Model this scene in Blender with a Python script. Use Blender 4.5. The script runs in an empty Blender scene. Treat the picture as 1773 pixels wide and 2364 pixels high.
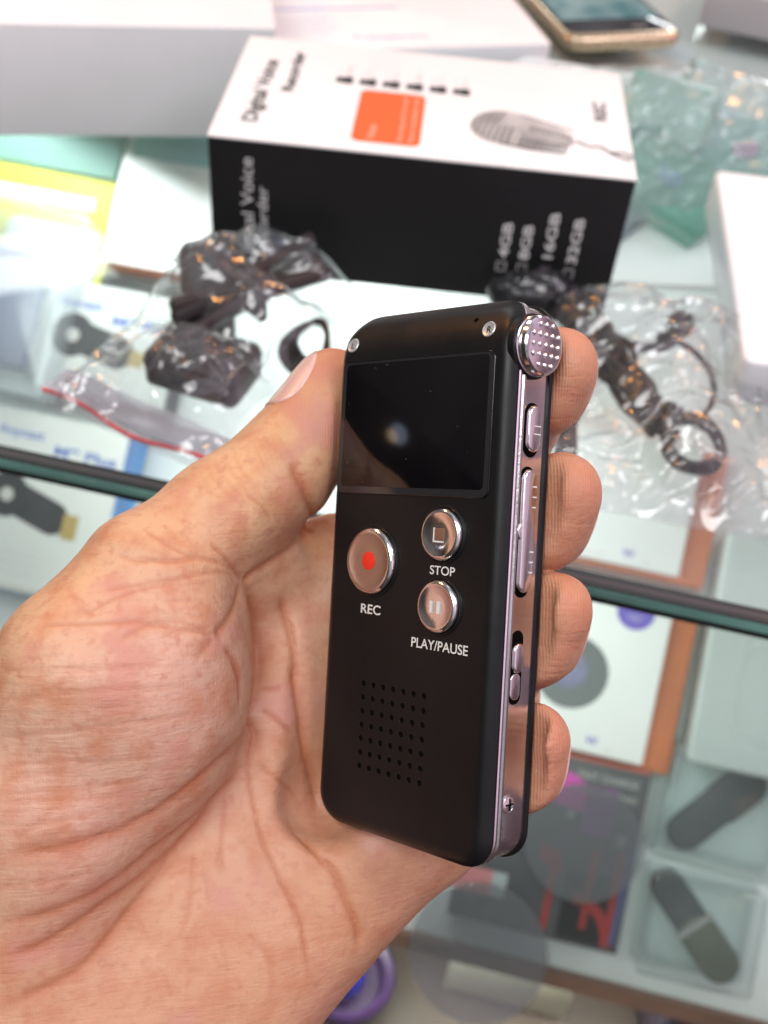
import bpy, bmesh, math, random
import numpy as np
from mathutils import Vector, Matrix, noise as mnoise

random.seed(4)
SC = bpy.context.scene
COL = SC.collection
MM = 0.001                                   # all sizes below are written in millimetres
sin, cos, pi = math.sin, math.cos, math.pi

# ------------------------------------------------------------------ camera
CAM_R = Matrix(((0.9940884, 0.1079715, -0.0114165),
                (0.0843512, -0.7018262, 0.7073365),
                (0.0683598, -0.7041180, -0.7067848)))   # columns: right, down, forward
CAM_P = Vector((79.624, -353.407, 232.027))
cam = bpy.data.cameras.new('camera')
camo = bpy.data.objects.new('camera', cam); COL.objects.link(camo)
_r, _d, _f = (CAM_R.col[i] for i in range(3))
mw = Matrix.Identity(4)
for i in range(3):
    mw[i][0], mw[i][1], mw[i][2] = _r[i], -_d[i], -_f[i]
mw.translation = CAM_P * MM
camo.matrix_world = mw
cam.sensor_fit = 'HORIZONTAL'; cam.sensor_width = 24.0; cam.lens = 24.0 * 2502 / 1773
cam.clip_start = 0.01; cam.clip_end = 60.0
cam.dof.use_dof = True; cam.dof.focus_distance = 0.192
cam.dof.aperture_fstop = cam.lens / 2.3
SC.camera = camo

# ------------------------------------------------------------------ surroundings and lamps
W = bpy.data.worlds.new('World'); SC.world = W; W.use_nodes = True
nt = W.node_tree; nt.nodes.clear()
def N(t, **k):
    n = nt.nodes.new(t)
    for a, b in k.items(): setattr(n, a, b)
    return n
out = N('ShaderNodeOutputWorld'); bg = N('ShaderNodeBackground')
tc = N('ShaderNodeTexCoord'); sep = N('ShaderNodeSeparateXYZ')
nt.links.new(tc.outputs['Generated'], sep.inputs[0])
up = N('ShaderNodeValToRGB')                 # floor - walls - ceiling of the shop
cr = up.color_ramp
cr.elements[0].position = 0.0; cr.elements[0].color = (0.05, 0.04, 0.035, 1)
cr.elements[1].position = 1.0; cr.elements[1].color = (0.85, 0.87, 0.9, 1)
e = cr.elements.new(0.42); e.color = (0.10, 0.085, 0.08, 1)
e = cr.elements.new(0.52); e.color = (0.22, 0.195, 0.185, 1)
e = cr.elements.new(0.72); e.color = (0.50, 0.50, 0.51, 1)
mr = N('ShaderNodeMapRange'); mr.inputs[1].default_value = -1; mr.inputs[2].default_value = 1
nt.links.new(sep.outputs[2], mr.inputs[0]); nt.links.new(mr.outputs[0], up.inputs[0])
side = N('ShaderNodeValToRGB')               # dull brown left, bright pink right: tint added for the chrome's reflections
cs = side.color_ramp
cs.elements[0].position = 0.1; cs.elements[0].color = (0.35, 0.315, 0.305, 1)
cs.elements[1].position = 0.9; cs.elements[1].color = (2.35, 1.7, 2.15, 1)
e = cs.elements.new(0.5); e.color = (1.0, 1.0, 1.0, 1)
mr2 = N('ShaderNodeMapRange'); mr2.inputs[1].default_value = -1; mr2.inputs[2].default_value = 1
nt.links.new(sep.outputs[0], mr2.inputs[0]); nt.links.new(mr2.outputs[0], side.inputs[0])
nz = N('ShaderNodeTexNoise'); nz.inputs['Scale'].default_value = 3.0; nz.inputs['Detail'].default_value = 3.0
nt.links.new(tc.outputs['Generated'], nz.inputs[0])
nr = N('ShaderNodeValToRGB'); nr.color_ramp.elements[0].position = 0.38; nr.color_ramp.elements[1].position = 0.62
nr.color_ramp.elements[0].color = (0.45, 0.45, 0.46, 1); nr.color_ramp.elements[1].color = (1.5, 1.5, 1.5, 1)
nt.links.new(nz.outputs[0], nr.inputs[0])
m1 = N('ShaderNodeMix', data_type='RGBA', blend_type='MULTIPLY'); m1.inputs[0].default_value = 1
m2 = N('ShaderNodeMix', data_type='RGBA', blend_type='MULTIPLY'); m2.inputs[0].default_value = 1
nt.links.new(up.outputs[0], m1.inputs[6]); nt.links.new(side.outputs[0], m1.inputs[7])
nt.links.new(m1.outputs[2], m2.inputs[6]); nt.links.new(nr.outputs[0], m2.inputs[7])
nt.links.new(m2.outputs[2], bg.inputs[0]); bg.inputs[1].default_value = 0.75
nt.links.new(bg.outputs[0], out.inputs[0])

def area(name, loc, target, sx, sy, watts, col=(1, 1, 1)):
    L = bpy.data.lights.new(name, 'AREA'); L.shape = 'ELLIPSE' if name == 'wall_lamp' else 'RECTANGLE'; L.size = sx; L.size_y = sy
    L.energy = watts; L.color = col
    o = bpy.data.objects.new(name, L); COL.objects.link(o); o.location = loc
    o.rotation_euler = (Vector(target) - Vector(loc)).to_track_quat('-Z', 'Y').to_euler()
    return o
area('ceiling_panel', (-0.38, -0.80, 1.42), (0.08, -0.12, 0.05), 0.9, 0.7, 17.5, (1.0, 0.995, 0.985))
area('ceiling_panel', (-1.26, 2.58, 1.5), (-0.2, 0.6, 0.0), 0.6, 0.6, 8, (0.95, 0.98, 1.0))
area('ceiling_panel', (1.32, 4.2, 1.5), (1.2, 3.6, 0.0), 0.46, 0.52, 18, (0.95, 0.98, 1.0))
area('wall_lamp', (-1.4248, -0.1712, 0.1287), (0.08, -0.2, 0.1), 0.07, 0.07, 0.03, (1.0, 0.62, 0.25))
area('wall_lamp', (-1.4191, -0.2004, 0.1589), (0.08, -0.2, 0.1), 0.10, 0.11, 0.05, (0.62, 0.75, 1.0))
area('ceiling_panel', (0.95, -0.35, 1.3), (0.1, 0.0, 0.0), 0.4, 0.6, 7, (0.95, 0.98, 1.0))
area('warm_downlight', (1.0, 0.75, 1.0), (0.1, -0.05, 0.0), 0.14, 0.14, 6.0, (1.0, 0.42, 0.10))
area('warm_downlight', (-0.9, 0.55, 0.9), (0.1, -0.05, 0.0), 0.14, 0.14, 5.0, (1.0, 0.42, 0.10))
# lamps inside the display case, under its counter top
area('case_strip_lamp', (-0.12, 0.16, -0.022), (-0.16, 0.10, -0.12), 0.30, 0.02, 0.5, (0.95, 1.0, 0.98))
area('case_strip_lamp', (0.30, 0.27, -0.022), (0.24, 0.2, -0.10), 0.30, 0.02, 0.6, (0.95, 1.0, 0.98))
area('case_strip_lamp', (0.08, -0.06, -0.022), (0.17, -0.04, -0.25), 0.5, 0.02, 0.8, (0.95, 1.0, 0.98))

area('case_strip_lamp', (0.18, -0.095, -0.335), (0.18, -0.085, -0.45), 0.4, 0.015, 1.0, (1.0, 0.97, 0.88))  # unseen strip added under the lip to brighten the cream box

vs = SC.view_settings
vs.view_transform = 'Standard'; vs.look = 'None'; vs.exposure = 0.0; vs.gamma = 1.0
try: vs.use_curve_mapping = False
except Exception: pass
cy = SC.cycles
cy.use_denoising = True
cy.transparent_max_bounces = 24; cy.max_bounces = 10; cy.glossy_bounces = 5; cy.transmission_bounces = 6
cy.caustics_reflective = False; cy.caustics_refractive = False
cy.sample_clamp_indirect = 6.0

# ------------------------------------------------------------------ materials
MATS = {}
def pmat(name, col, rough=0.5, metal=0.0, spec=0.5, var=0.0, vscale=60.0, bump=0.0, bscale=400.0, coat=0.0, rvar=0.0,
         emit=None, trans=0.0, col2=None):
    if name in MATS: return MATS[name]
    m = bpy.data.materials.new(name); m.use_nodes = True
    t = m.node_tree; b = t.nodes['Principled BSDF']
    b.inputs['Base Color'].default_value = (*col, 1)
    b.inputs['Roughness'].default_value = rough; b.inputs['Metallic'].default_value = metal
    b.inputs['Specular IOR Level'].default_value = spec
    b.inputs['Coat Weight'].default_value = coat; b.inputs['Coat Roughness'].default_value = 0.05
    b.inputs['Transmission Weight'].default_value = trans
    co = t.nodes.new('ShaderNodeTexCoord')
    if var > 0 or rvar > 0:
        n = t.nodes.new('ShaderNodeTexNoise'); n.inputs['Scale'].default_value = vscale; n.inputs['Detail'].default_value = 4
        t.links.new(co.outputs['Object'], n.inputs[0])
        if var > 0:
            r = t.nodes.new('ShaderNodeValToRGB')
            r.color_ramp.elements[0].position = 0.3; r.color_ramp.elements[1].position = 0.7
            c2 = col2 if col2 else tuple(min(1, c * (1 + var)) for c in col)
            c1 = col if col2 else tuple(c * (1 - var) for c in col)
            r.color_ramp.elements[0].color = (*c1, 1); r.color_ramp.elements[1].color = (*c2, 1)
            t.links.new(n.outputs[0], r.inputs[0]); t.links.new(r.outputs[0], b.inputs['Base Color'])
        if rvar > 0:
            q = t.nodes.new('ShaderNodeMapRange'); q.inputs[1].default_value = 0.3; q.inputs[2].default_value = 0.7
            q.inputs[3].default_value = max(0, rough - rvar); q.inputs[4].default_value = rough + rvar
            t.links.new(n.outputs[0], q.inputs[0]); t.links.new(q.outputs[0], b.inputs['Roughness'])
    if bump > 0:
        n = t.nodes.new('ShaderNodeTexNoise'); n.inputs['Scale'].default_value = bscale; n.inputs['Detail'].default_value = 3
        t.links.new(co.outputs['Object'], n.inputs[0])
        bp = t.nodes.new('ShaderNodeBump'); bp.inputs['Strength'].default_value = bump; bp.inputs['Distance'].default_value = 0.001
        t.links.new(n.outputs[0], bp.inputs['Height']); t.links.new(bp.outputs[0], b.inputs['Normal'])
    MATS[name] = m
    return m

def glassmat(name, tint=(0.95, 0.99, 0.97), gloss=0.02, base=0.0, fres=1.0, ior=1.5, milk=0.0, milkcol=(0.8, 0.85, 0.85), bump=0.0, bscale=120.0, ridged=False):
    """thin clear sheet: see-through + mirror by the Fresnel law + a little milk"""
    if name in MATS: return MATS[name]
    m = bpy.data.materials.new(name); m.use_nodes = True
    t = m.node_tree; t.nodes.clear()
    o = t.nodes.new('ShaderNodeOutputMaterial')
    tr = t.nodes.new('ShaderNodeBsdfTransparent'); tr.inputs[0].default_value = (*tint, 1)
    gl = t.nodes.new('ShaderNodeBsdfGlossy'); gl.inputs['Roughness'].default_value = gloss
    fr = t.nodes.new('ShaderNodeLayerWeight'); fr.inputs['Blend'].default_value = 0.5
    mx = t.nodes.new('ShaderNodeMixShader')
    f0 = ((ior - 1) / (ior + 1)) ** 2
    pw = t.nodes.new('ShaderNodeMath'); pw.operation = 'POWER'; pw.inputs[1].default_value = 5.0
    ma = t.nodes.new('ShaderNodeMath'); ma.operation = 'MULTIPLY_ADD'
    ma.inputs[1].default_value = fres * (1 - f0); ma.inputs[2].default_value = base + f0 * fres
    ma.use_clamp = True
    t.links.new(fr.outputs['Facing'], pw.inputs[0]); t.links.new(pw.outputs[0], ma.inputs[0]); t.links.new(ma.outputs[0], mx.inputs[0])
    t.links.new(gl.outputs[0], mx.inputs[2])
    src = tr
    if milk > 0:
        df = t.nodes.new('ShaderNodeBsdfDiffuse'); df.inputs[0].default_value = (*milkcol, 1)
        mm = t.nodes.new('ShaderNodeMixShader'); mm.inputs[0].default_value = milk
        t.links.new(tr.outputs[0], mm.inputs[1]); t.links.new(df.outputs[0], mm.inputs[2]); src = mm
    t.links.new(src.outputs[0], mx.inputs[1])
    if bump > 0:
        co = t.nodes.new('ShaderNodeTexCoord')
        n = t.nodes.new('ShaderNodeTexNoise'); n.inputs['Scale'].default_value = bscale; n.inputs['Detail'].default_value = 3
        n.inputs['Distortion'].default_value = 0.6
        if ridged:
            try: n.noise_type = 'RIDGED_MULTIFRACTAL'
            except Exception: pass
        t.links.new(co.outputs['Object'], n.inputs[0])
        bp = t.nodes.new('ShaderNodeBump'); bp.inputs['Strength'].default_value = bump; bp.inputs['Distance'].default_value = 0.002
        t.links.new(n.outputs[0], bp.inputs['Height'])
        t.links.new(bp.outputs[0], gl.inputs['Normal']); t.links.new(bp.outputs[0], fr.inputs['Normal'])
    t.links.new(mx.outputs[0], o.inputs[0])
    MATS[name] = m
    return m

# ------------------------------------------------------------------ mesh helpers
class MB:
    """collects shapes (mm, local) for one mesh"""
    def __init__(s): s.v = []; s.f = []; s.sm = []
    def add(s, V, F, smooth=False):
        n = len(s.v); s.v += [tuple(p) for p in V]
        s.f += [tuple(i + n for i in f) for f in F]; s.sm += [smooth] * len(F); return s
    def box(s, x0, x1, y0, y1, z0, z1, T=None):
        V = [Vector((x, y, z)) for z in (z0, z1) for y in (y0, y1) for x in (x0, x1)]
        if T: V = [T @ p for p in V]
        return s.add(V, [(0, 2, 3, 1), (4, 5, 7, 6), (0, 1, 5, 4), (1, 3, 7, 5), (3, 2, 6, 7), (2, 0, 4, 6)])
    def rings(s, R, closed=True, cap0=True, cap1=True, smooth=True):
        n = len(R[0]); V = [p for r in R for p in r]; F = []
        for i in range(len(R) - 1):
            for j in range(n if closed else n - 1):
                k = (j + 1) % n
                F.append((i * n + j, i * n + k, (i + 1) * n + k, (i + 1) * n + j))
        s.add(V, F, smooth)
        b = len(s.v) - len(V)
        if cap0: s.f.append(tuple(b + j for j in reversed(range(n)))); s.sm.append(False)
        if cap1: s.f.append(tuple(b + (len(R) - 1) * n + j for j in range(n))); s.sm.append(False)
        return s
    def slab(s, outline, z0, z1, bev=0.0, smooth=False, seg=3, T=None):
        """outline: function inset -> list of (x, y); bevelled prism from z0 to z1"""
        if bev > 0:
            R = [[(x, y, z0 + bev * (1 - cos(i / seg * pi / 2))) for x, y in outline(bev * (1 - sin(i / seg * pi / 2)))]
                 for i in range(seg + 1)]
            R += [[(x, y, z1 - bev * (1 - sin(i / seg * pi / 2))) for x, y in outline(bev * (1 - cos(i / seg * pi / 2)))]
                  for i in range(seg + 1)]
        else:
            R = [[(x, y, z) for x, y in outline(0)] for z in (z0, z1)]
        if T: R = [[T @ Vector(p) for p in r] for r in R]
        return s.rings(R, smooth=smooth)
    def tube(s, pts, r, n=10, closed=False):
        pts = [Vector(p) for p in pts]; R = []
        prev = None
        for i, p in enumerate(pts):
            a = pts[i - 1] if (i > 0 or closed) else p
            b = pts[(i + 1) % len(pts)] if (i < len(pts) - 1 or closed) else p
            d = (b - a).normalized()
            if prev is None:
                q = d.orthogonal().normalized()
            else:
                q = (prev - d * prev.dot(d)).normalized()
            prev = q; w = d.cross(q)
            rr = r[i] if isinstance(r, (list, tuple)) else r
            R.append([p + (q * cos(t) + w * sin(t)) * rr for t in [2 * pi * k / n for k in range(n)]])
        if closed: R.append(R[0])
        return s.rings(R, cap0=not closed, cap1=not closed)
    def lathe(s, prof, n=40, T=None):
        """prof: list of (radius, z)"""
        R = [[Vector((max(r, 1e-4) * cos(t), max(r, 1e-4) * sin(t), z)) for t in [2 * pi * k / n for k in range(n)]] for r, z in prof]
        if T: R = [[T @ p for p in r] for r in R]
        return s.rings(R)
    def poly(s, pts):
        return s.add(pts, [tuple(range(len(pts)))])
    def build(s, name, mat, parent=None, M=None, sharp=None):
        me = bpy.data.meshes.new(name)
        me.from_pydata([(p[0] * MM, p[1] * MM, p[2] * MM) for p in s.v], [], s.f)
        me.polygons.foreach_set('use_smooth', s.sm)
        me.materials.append(mat); me.update()
        bm = bmesh.new(); bm.from_mesh(me); bmesh.ops.recalc_face_normals(bm, faces=bm.faces); bm.to_mesh(me); bm.free()
        if sharp:
            try: me.set_sharp_from_angle(angle=math.radians(sharp))
            except Exception: pass
        o = bpy.data.objects.new(name, me); COL.objects.link(o)
        if parent: o.parent = parent
        if M is not None: o.matrix_world = M
        return o

def rrect(x0, x1, y0, y1, r, n=6):
    def f(ins):
        a0, a1, b0, b1 = x0 + ins, x1 - ins, y0 + ins, y1 - ins
        q = max(r - ins, 0.05); P = []
        for cx, cyy, st in ((a1 - q, b1 - q, 0), (a0 + q, b1 - q, 90), (a0 + q, b0 + q, 180), (a1 - q, b0 + q, 270)):
            for i in range(n + 1):
                t = math.radians(st + 90 * i / n); P.append((cx + q * cos(t), cyy + q * sin(t)))
        return P
    return f
def circ(cx, cyy, r, n=40):
    return lambda ins: [(cx + (r - ins) * cos(2 * pi * k / n), cyy + (r - ins) * sin(2 * pi * k / n)) for k in range(n)]
def lens2(a, b, r, n=14):
    """capsule outline from a to b"""
    a = Vector(a); b = Vector(b); d = (b - a).normalized(); t0 = math.atan2(d.y, d.x)
    def f(ins):
        P = []
        for c, st in ((b, t0 - pi / 2), (a, t0 + pi / 2)):
            for i in range(n + 1):
                t = st + pi * i / n; P.append((c.x + (r - ins) * cos(t), c.y + (r - ins) * sin(t)))
        return P
    return f
def frame(o, X, Y, Z):
    m = Matrix.Identity(4)
    for i in range(3): m[i][0], m[i][1], m[i][2] = X[i], Y[i], Z[i]
    m.translation = Vector(o) * MM
    return m
def thing(name, label, cat, M, group=None):
    o = bpy.data.objects.new(name, None); COL.objects.link(o); o.empty_display_size = 0.01
    o.matrix_world = M; o['label'] = label; o['category'] = cat
    if group: o['group'] = group
    return o
def tag(o, label, cat, group=None, kind=None):
    o['label'] = label; o['category'] = cat
    if group: o['group'] = group
    if kind: o['kind'] = kind
    return o
def part(name, mb, mat, parent, label=None, sharp=35):
    o = mb.build(name, mat, parent, None, sharp)
    if label: o['label'] = label
    return o
_fcache = {}
def text(mb, s, size, o, X, Y, bold=0.0, heavy=0.0, align='LEFT', stretch=None, spacing=1.0):
    """lettering as flat mesh: origin o, reading direction X, letter-up Y (3-vectors, mm)"""
    c = bpy.data.curves.new('t', 'FONT'); c.body = s; c.size = 1.0; c.offset = bold; c.align_x = align; c.space_character = spacing
    c.extrude = 0.0
    ob = bpy.data.objects.new('t', c); COL.objects.link(ob)
    dg = bpy.context.evaluated_depsgraph_get(); me = ob.evaluated_get(dg).to_mesh()
    V = np.array([v.co[:] for v in me.vertices]); F = [tuple(p.vertices) for p in me.polygons]
    ob.evaluated_get(dg).to_mesh_clear(); bpy.data.objects.remove(ob); bpy.data.curves.remove(c)
    if len(V) == 0: return 0
    wd = V[:, 0].max() - V[:, 0].min()
    kx = stretch / wd if stretch else size
    o = Vector(o); X = Vector(X).normalized(); Y = Vector(Y).normalized()
    Zn = X.cross(Y)
    for k, (hx, hy) in enumerate(((0, 0), (1, 0), (0, 1), (1, 1)) if heavy else ((0, 0),)):   # heavier strokes
        mb.add([o + X * (p[0] * kx + hx * heavy) + Y * (p[1] * size + hy * heavy) + Zn * (.012 * k) for p in V], F)
    return wd * kx
I4 = Matrix.Identity(4)
def at(x, y, z=0, yaw=0):
    return Matrix.Translation(Vector((x, y, z)) * MM) @ Matrix.Rotation(math.radians(yaw), 4, 'Z')
m_black = pmat('satin_black', (0.0075, 0.0075, 0.0085), 0.36, spec=0.30, bump=0.03, bscale=2500, rvar=0.05, vscale=150)
m_gloss = pmat('gloss_black', (0.003, 0.003, 0.004), 0.075, spec=0.6, coat=0.0)

# ------------------------------------------------------------------ the display counter (its top is z = 0)
E1 = Vector((0.98956, -0.14409, 0)); E2 = Vector((0.14409, 0.98956, 0)); ZZ = Vector((0, 0, 1))
EDGE0 = Vector((-43.7, -115.0, 0))                     # a point on the front edge of the glass top
CF = frame(EDGE0, E1, E2, ZZ)                          # x along the front edge, y into the case, z up
TO = Vector((159.656, -126.42, -302.955)); TS = Vector((0.10708, 0.73539, 0.66913)); TN = Vector((-0.09642, -0.66215, 0.74314))
def tray(a, b, c=0, yaw=0):                            # a place on the sloping shelf: a along it, b up it, c off it
    m = frame(TO + E1 * a + TS * b + TN * c, E1, TS, TN)
    return m @ Matrix.Rotation(math.radians(yaw), 4, 'Z')
m_glass = glassmat('counter_glass', (0.955, 0.988, 0.978), 0.015, 0.0, 1.0, 1.5, milk=0.015, milkcol=(0.7, 0.85, 0.85))
m_pane = glassmat('front_glass', (0.95, 0.985, 0.97), 0.015, 0.0, 0.9, 1.5, milk=0.012, milkcol=(0.75, 0.8, 0.78))
counter = thing('display_counter', 'glass topped shop display counter with a green cut edge, everything lies on or in it', 'display counter', CF)
m_edge_g = pmat('glass_edge_green', (0.15, 0.31, 0.27), 0.25, spec=0.6, var=0.25, vscale=30)
m_edge_d = pmat('glass_edge_dark', (0.018, 0.024, 0.022), 0.2, spec=0.7)
m_edge_h = pmat('glass_edge_grey', (0.06, 0.055, 0.06), 0.2, spec=0.7)
part('glass_top', MB().box(-420, 700, 4.7, 780, -6.0, 0.0), m_glass, counter)
ge = part('glass_edge', MB().box(-420, 700, -1.0, 4.65, -3.7, -0.72), m_edge_g, counter)
part('bevel_reflection', MB().box(-420, 700, -0.6, 4.68, -0.7, 0.06), m_edge_d, ge)  # reflection along the bevel, painted as a dark strip
part('edge_shine', MB().box(-420, 700, 1.2, 2.6, 0.07, 0.11), m_edge_h, ge)  # shine on the bevel, painted as a grey line
part('edge_foot', MB().box(-420, 700, -0.7, 4.65, -6.4, -3.72), m_edge_d, ge)
part('front_pane', MB().box(-420, 700, 0.2, 4.2, -520, -6.5), m_pane, counter)
part('rear_wall', MB().box(-420, 700, 790, 800, -520, 0), pmat('rear_wall', (0.45, 0.47, 0.47), 0.6), counter)
part('case_floor', MB().box(-420, 700, 8, 788, -450, -440), pmat('case_floor', (0.055, 0.035, 0.026), 0.5, var=0.3, vscale=12), counter)
# the sloping shelf in tray coordinates, rewritten in the counter frame
CI = CF.inverted()
def trayT(): 
    m = CI @ tray(0, 0, 0)
    m.translation = m.translation / MM
    return m
TT = trayT()
part('sloping_shelf', MB().box(-480, 480, 6, 458, -8, 0, TT), pmat('shelf_white', (0.72, 0.745, 0.735), 0.45, var=0.08, vscale=9), counter)
part('shelf_lip', MB().box(-480, 480, -1, 6, -22, 9, TT), pmat('lip_brown', (0.17, 0.075, 0.045), 0.45, var=0.25, vscale=14), counter)
part('upper_shelf', MB().box(-420, 700, 345, 788, -20, -12), pmat('upper_shelf', (0.66, 0.69, 0.70), 0.5, var=0.06, vscale=10), counter)

m_white = pmat('white_card', (0.80, 0.80, 0.80), 0.45, var=0.03, vscale=25)
m_whiteg = pmat('white_gloss', (0.80, 0.81, 0.83), 0.22, spec=0.5)
m_blackc = pmat('black_card', (0.012, 0.012, 0.013), 0.45, spec=0.35, var=0.15, vscale=30)
m_orange = pmat('orange_print', (0.80, 0.125, 0.025), 0.45)
m_ink = pmat('black_ink', (0.015, 0.015, 0.015), 0.5)
m_inkg = pmat('grey_ink', (0.30, 0.29, 0.28), 0.5)
m_inkl = pmat('light_ink', (0.55, 0.54, 0.52), 0.5)
m_wprint = pmat('white_print', (0.78, 0.78, 0.78), 0.5)
m_blue = pmat('blue_print', (0.10, 0.16, 0.50), 0.45)

# ---- carton of the recorder
H = 53.9
bx = thing('recorder_carton', 'long carton with white top showing a microphone, orange square and black front', 'carton', at(0, 0, 0))
part('carton_body', MB().slab(rrect(0, 150, 0, 88, .7, 3), 0.2, H - .8, .4), m_blackc, bx)
part('lid', MB().slab(rrect(-.15, 150.15, -.15, 88.15, .7, 3), H - .8, H, .25), m_white, bx)
z = H + .05; X, Y = (0, 1, 0), (-1, 0, 0)
b = MB(); text(b, 'Digital Voice', 7.4, (15.0, 12.6, z), X, Y, heavy=0.45, stretch=53); text(b, 'Recorder', 6.0, (24.2, 40.0, z), X, Y, heavy=0.45, stretch=36)
text(b, 'REC', 6.5, (142.4, 42.2, z), X, Y, heavy=0.45, stretch=15.5)
part('lettering', b, m_ink, bx)
b = MB(); b2 = MB()
for i in range(6):
    x0 = 42.0 + 9.0 * i
    b.box(x0 - 3.2, x0 - .4, 53.2, 57.8, z, z + .03).box(x0 - .3, x0 + 3.2, 52.6, 58.6, z, z + .03)
    b2.box(x0 + 1.2, x0 + 1.5, 60, 72, z, z + .03)
    for k in range(3): b2.box(x0 - 2.5 + k * 1.8, x0 - 2.0 + k * 1.8, 60, 60 + 3 + 2.5 * ((i + k) % 3), z, z + .03)
part('feature_icon', b, m_ink, bx); part('feature_line', b2, pmat('faint_ink', (0.66, 0.65, 0.64), .5), bx)
sq = part('orange_label', MB().slab(rrect(49.3, 73.8, 7.0, 48.8, 3.0, 5), z, z + .04), m_orange, bx)
b = MB(); text(b, 'Voice', 4.2, (57.5, 9.5, z + .08), X, Y, stretch=11); text(b, 'Recording with one touch', 2.6, (67.2, 9.5, z + .08), X, Y, stretch=36); text(b, 'Record and playback ready', 2.6, (71.3, 9.5, z + .08), X, Y, stretch=37)
part('lettering', b, pmat('pale_orange', (0.86, 0.52, 0.40), .5), sq)
# the printed microphone: silver head with dark slots
ax = Vector((21.5, -6.0)).normalized(); ay = Vector((-ax.y, ax.x))
def mp(s, t): q = Vector((103.5, 29.5)) + ax * s + ay * t; return (q.x, q.y)
_mp0 = mp
def mp(s, t): return _mp0(s * 1.13 - .5, t * 1.36)
def strip(mb, P, wd, zz):
    for (p, q) in zip(P, P[1:]):
        p = Vector(p); q = Vector(q); n_ = Vector((-(q - p).y, (q - p).x)).normalized() * wd / 2
        mb.poly([(*(p - n_), zz), (*(q - n_), zz), (*(q + n_), zz), (*(p + n_), zz)])
HD = [mp(10.2 * cos(a) if cos(a) < 0 else 24 * cos(a) ** .55, (10.0 if cos(a) < 0 else 10.0 - 4.2 * cos(a)) * sin(a)) for a in [2 * pi * k / 64 for k in range(64)]]
mc = part('microphone_picture', MB().add([(x, y, z + .03) for x, y in HD], [tuple(range(64))]), pmat('mic_silver', (0.44, 0.43, 0.42), 0.5, var=0.3, vscale=70), bx)
b = MB(); c = MB(); d = MB()
for i in range(7):                                        # curved ribs over the head
    s0 = -8.2 + 2.1 * i; w_ = 9.6 * math.sqrt(max(.12, 1 - min(0, s0 / 10.2) ** 2))
    strip(b, [mp(s0 - 2.2 * (1 - (t / w_) ** 2) * .5, t) for t in np.linspace(-w_ * .95, w_ * (.95 if i < 4 else .1), 12)], .75, z + .06)
for i in range(9): strip(c, [mp(8.5 + 1.75 * i, -8.6 + .18 * i), mp(8.0 + 1.75 * i, -2.2)], .85, z + .07)
for i in range(9): strip(c, [mp(9.0 + 1.65 * i, 1.0), mp(8.6 + 1.65 * i, 4.6 - .1 * i)], .65, z + .07)
strip(d, [mp(2, -9.4), mp(12, -9.0), mp(22.5, -7.0)], 1.3, z + .08); strip(d, [mp(3, 8.9), mp(12, 8.2), mp(22, 6.6)], .8, z + .08)
strip(d, [mp(6, -.6), mp(23, -.6)], .6, z + .08)
strip(d, [mp(24, 1.5), mp(29, 0), mp(32, 1.6), mp(36, -.6), mp(40, 1.2), mp(43.5, -.6)], 1.5, z + .05); strip(d, [mp(36, -1), mp(43, -2.6)], 1.6, z + .06)
part('microphone_rib', b, m_ink, mc); part('microphone_slot', c, m_ink, mc); part('microphone_edge', d, pmat('mid_ink', (0.09, 0.09, 0.09), .5), mc)
b = MB(); X, Y = (0, 0, 1), (-1, 0, 0); yf = -.2
text(b, 'Digital Voice', 6.4, (15.8, yf, 4.5), X, Y, stretch=42); text(b, 'Recorder', 5.6, (21.0, yf, 8.0), X, Y, stretch=28)
for s_, x0, z0, ln in (('4GB', 110.3, 18.0, 14.5), ('8GB', 117.8, 18.0, 14.2), ('16GB', 126.4, 18.0, 18.6), ('32GB', 135.4, 18.0, 18.6)):
    text(b, s_, 5.0, (x0, yf, z0), X, Y, bold=0.02, stretch=ln)
part('lettering', b, m_wprint, bx)
b = MB()
for x0 in (108.4, 116.0, 124.6, 133.6):
    for q in ((x0 - 1.8, x0 + 1.8, 12.4, 12.8), (x0 - 1.8, x0 + 1.8, 15.8, 16.2), (x0 - 1.8, x0 - 1.4, 12.8, 15.8), (x0 + 1.4, x0 + 1.8, 12.8, 15.8)):
        b.box(q[0], q[1], -.25, -.2, q[2], q[3])
part('tick_box', b, m_inkl, bx)

# ---- things standing about the carton
wb = thing('white_box', 'large plain white box with shaded front behind the carton, largest white box on the counter', 'box', at(-111.4, 85.1, 0, 12.3))
part('box_body', MB().slab(rrect(-260, 121, 0, 170, 1.2, 3), .2, 49, .8), m_white, wb)
pk = thing('white_package', 'flat white package with blue printing at the far side of the counter', 'package', at(134, 227, 0, 18.5))
part('package_body', MB().slab(rrect(-170, 0, 0, 118, 2, 4), .2, 10, 1.0), m_white, pk)
b = MB(); text(b, 'Transparent', 7, (-104, 12, 10.06), (1, 0, 0), (0, 1, 0), stretch=40); b.box(-165, -70, 52, 53.6, 10.02, 10.06)
part('lettering', b, pmat('blue_faint', (0.14, 0.18, 0.52), .5), pk)
b = MB()
for k in range(4): text(b, 'safety cover for screen', 3.5, (-160, 40 - 6 * k, 10.06), (1, 0, 0), (0, 1, 0), stretch=52 - 6 * (k % 2))
part('small_print', b, pmat('mauve_faint', (0.45, 0.44, 0.62), .5), pk)
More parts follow.
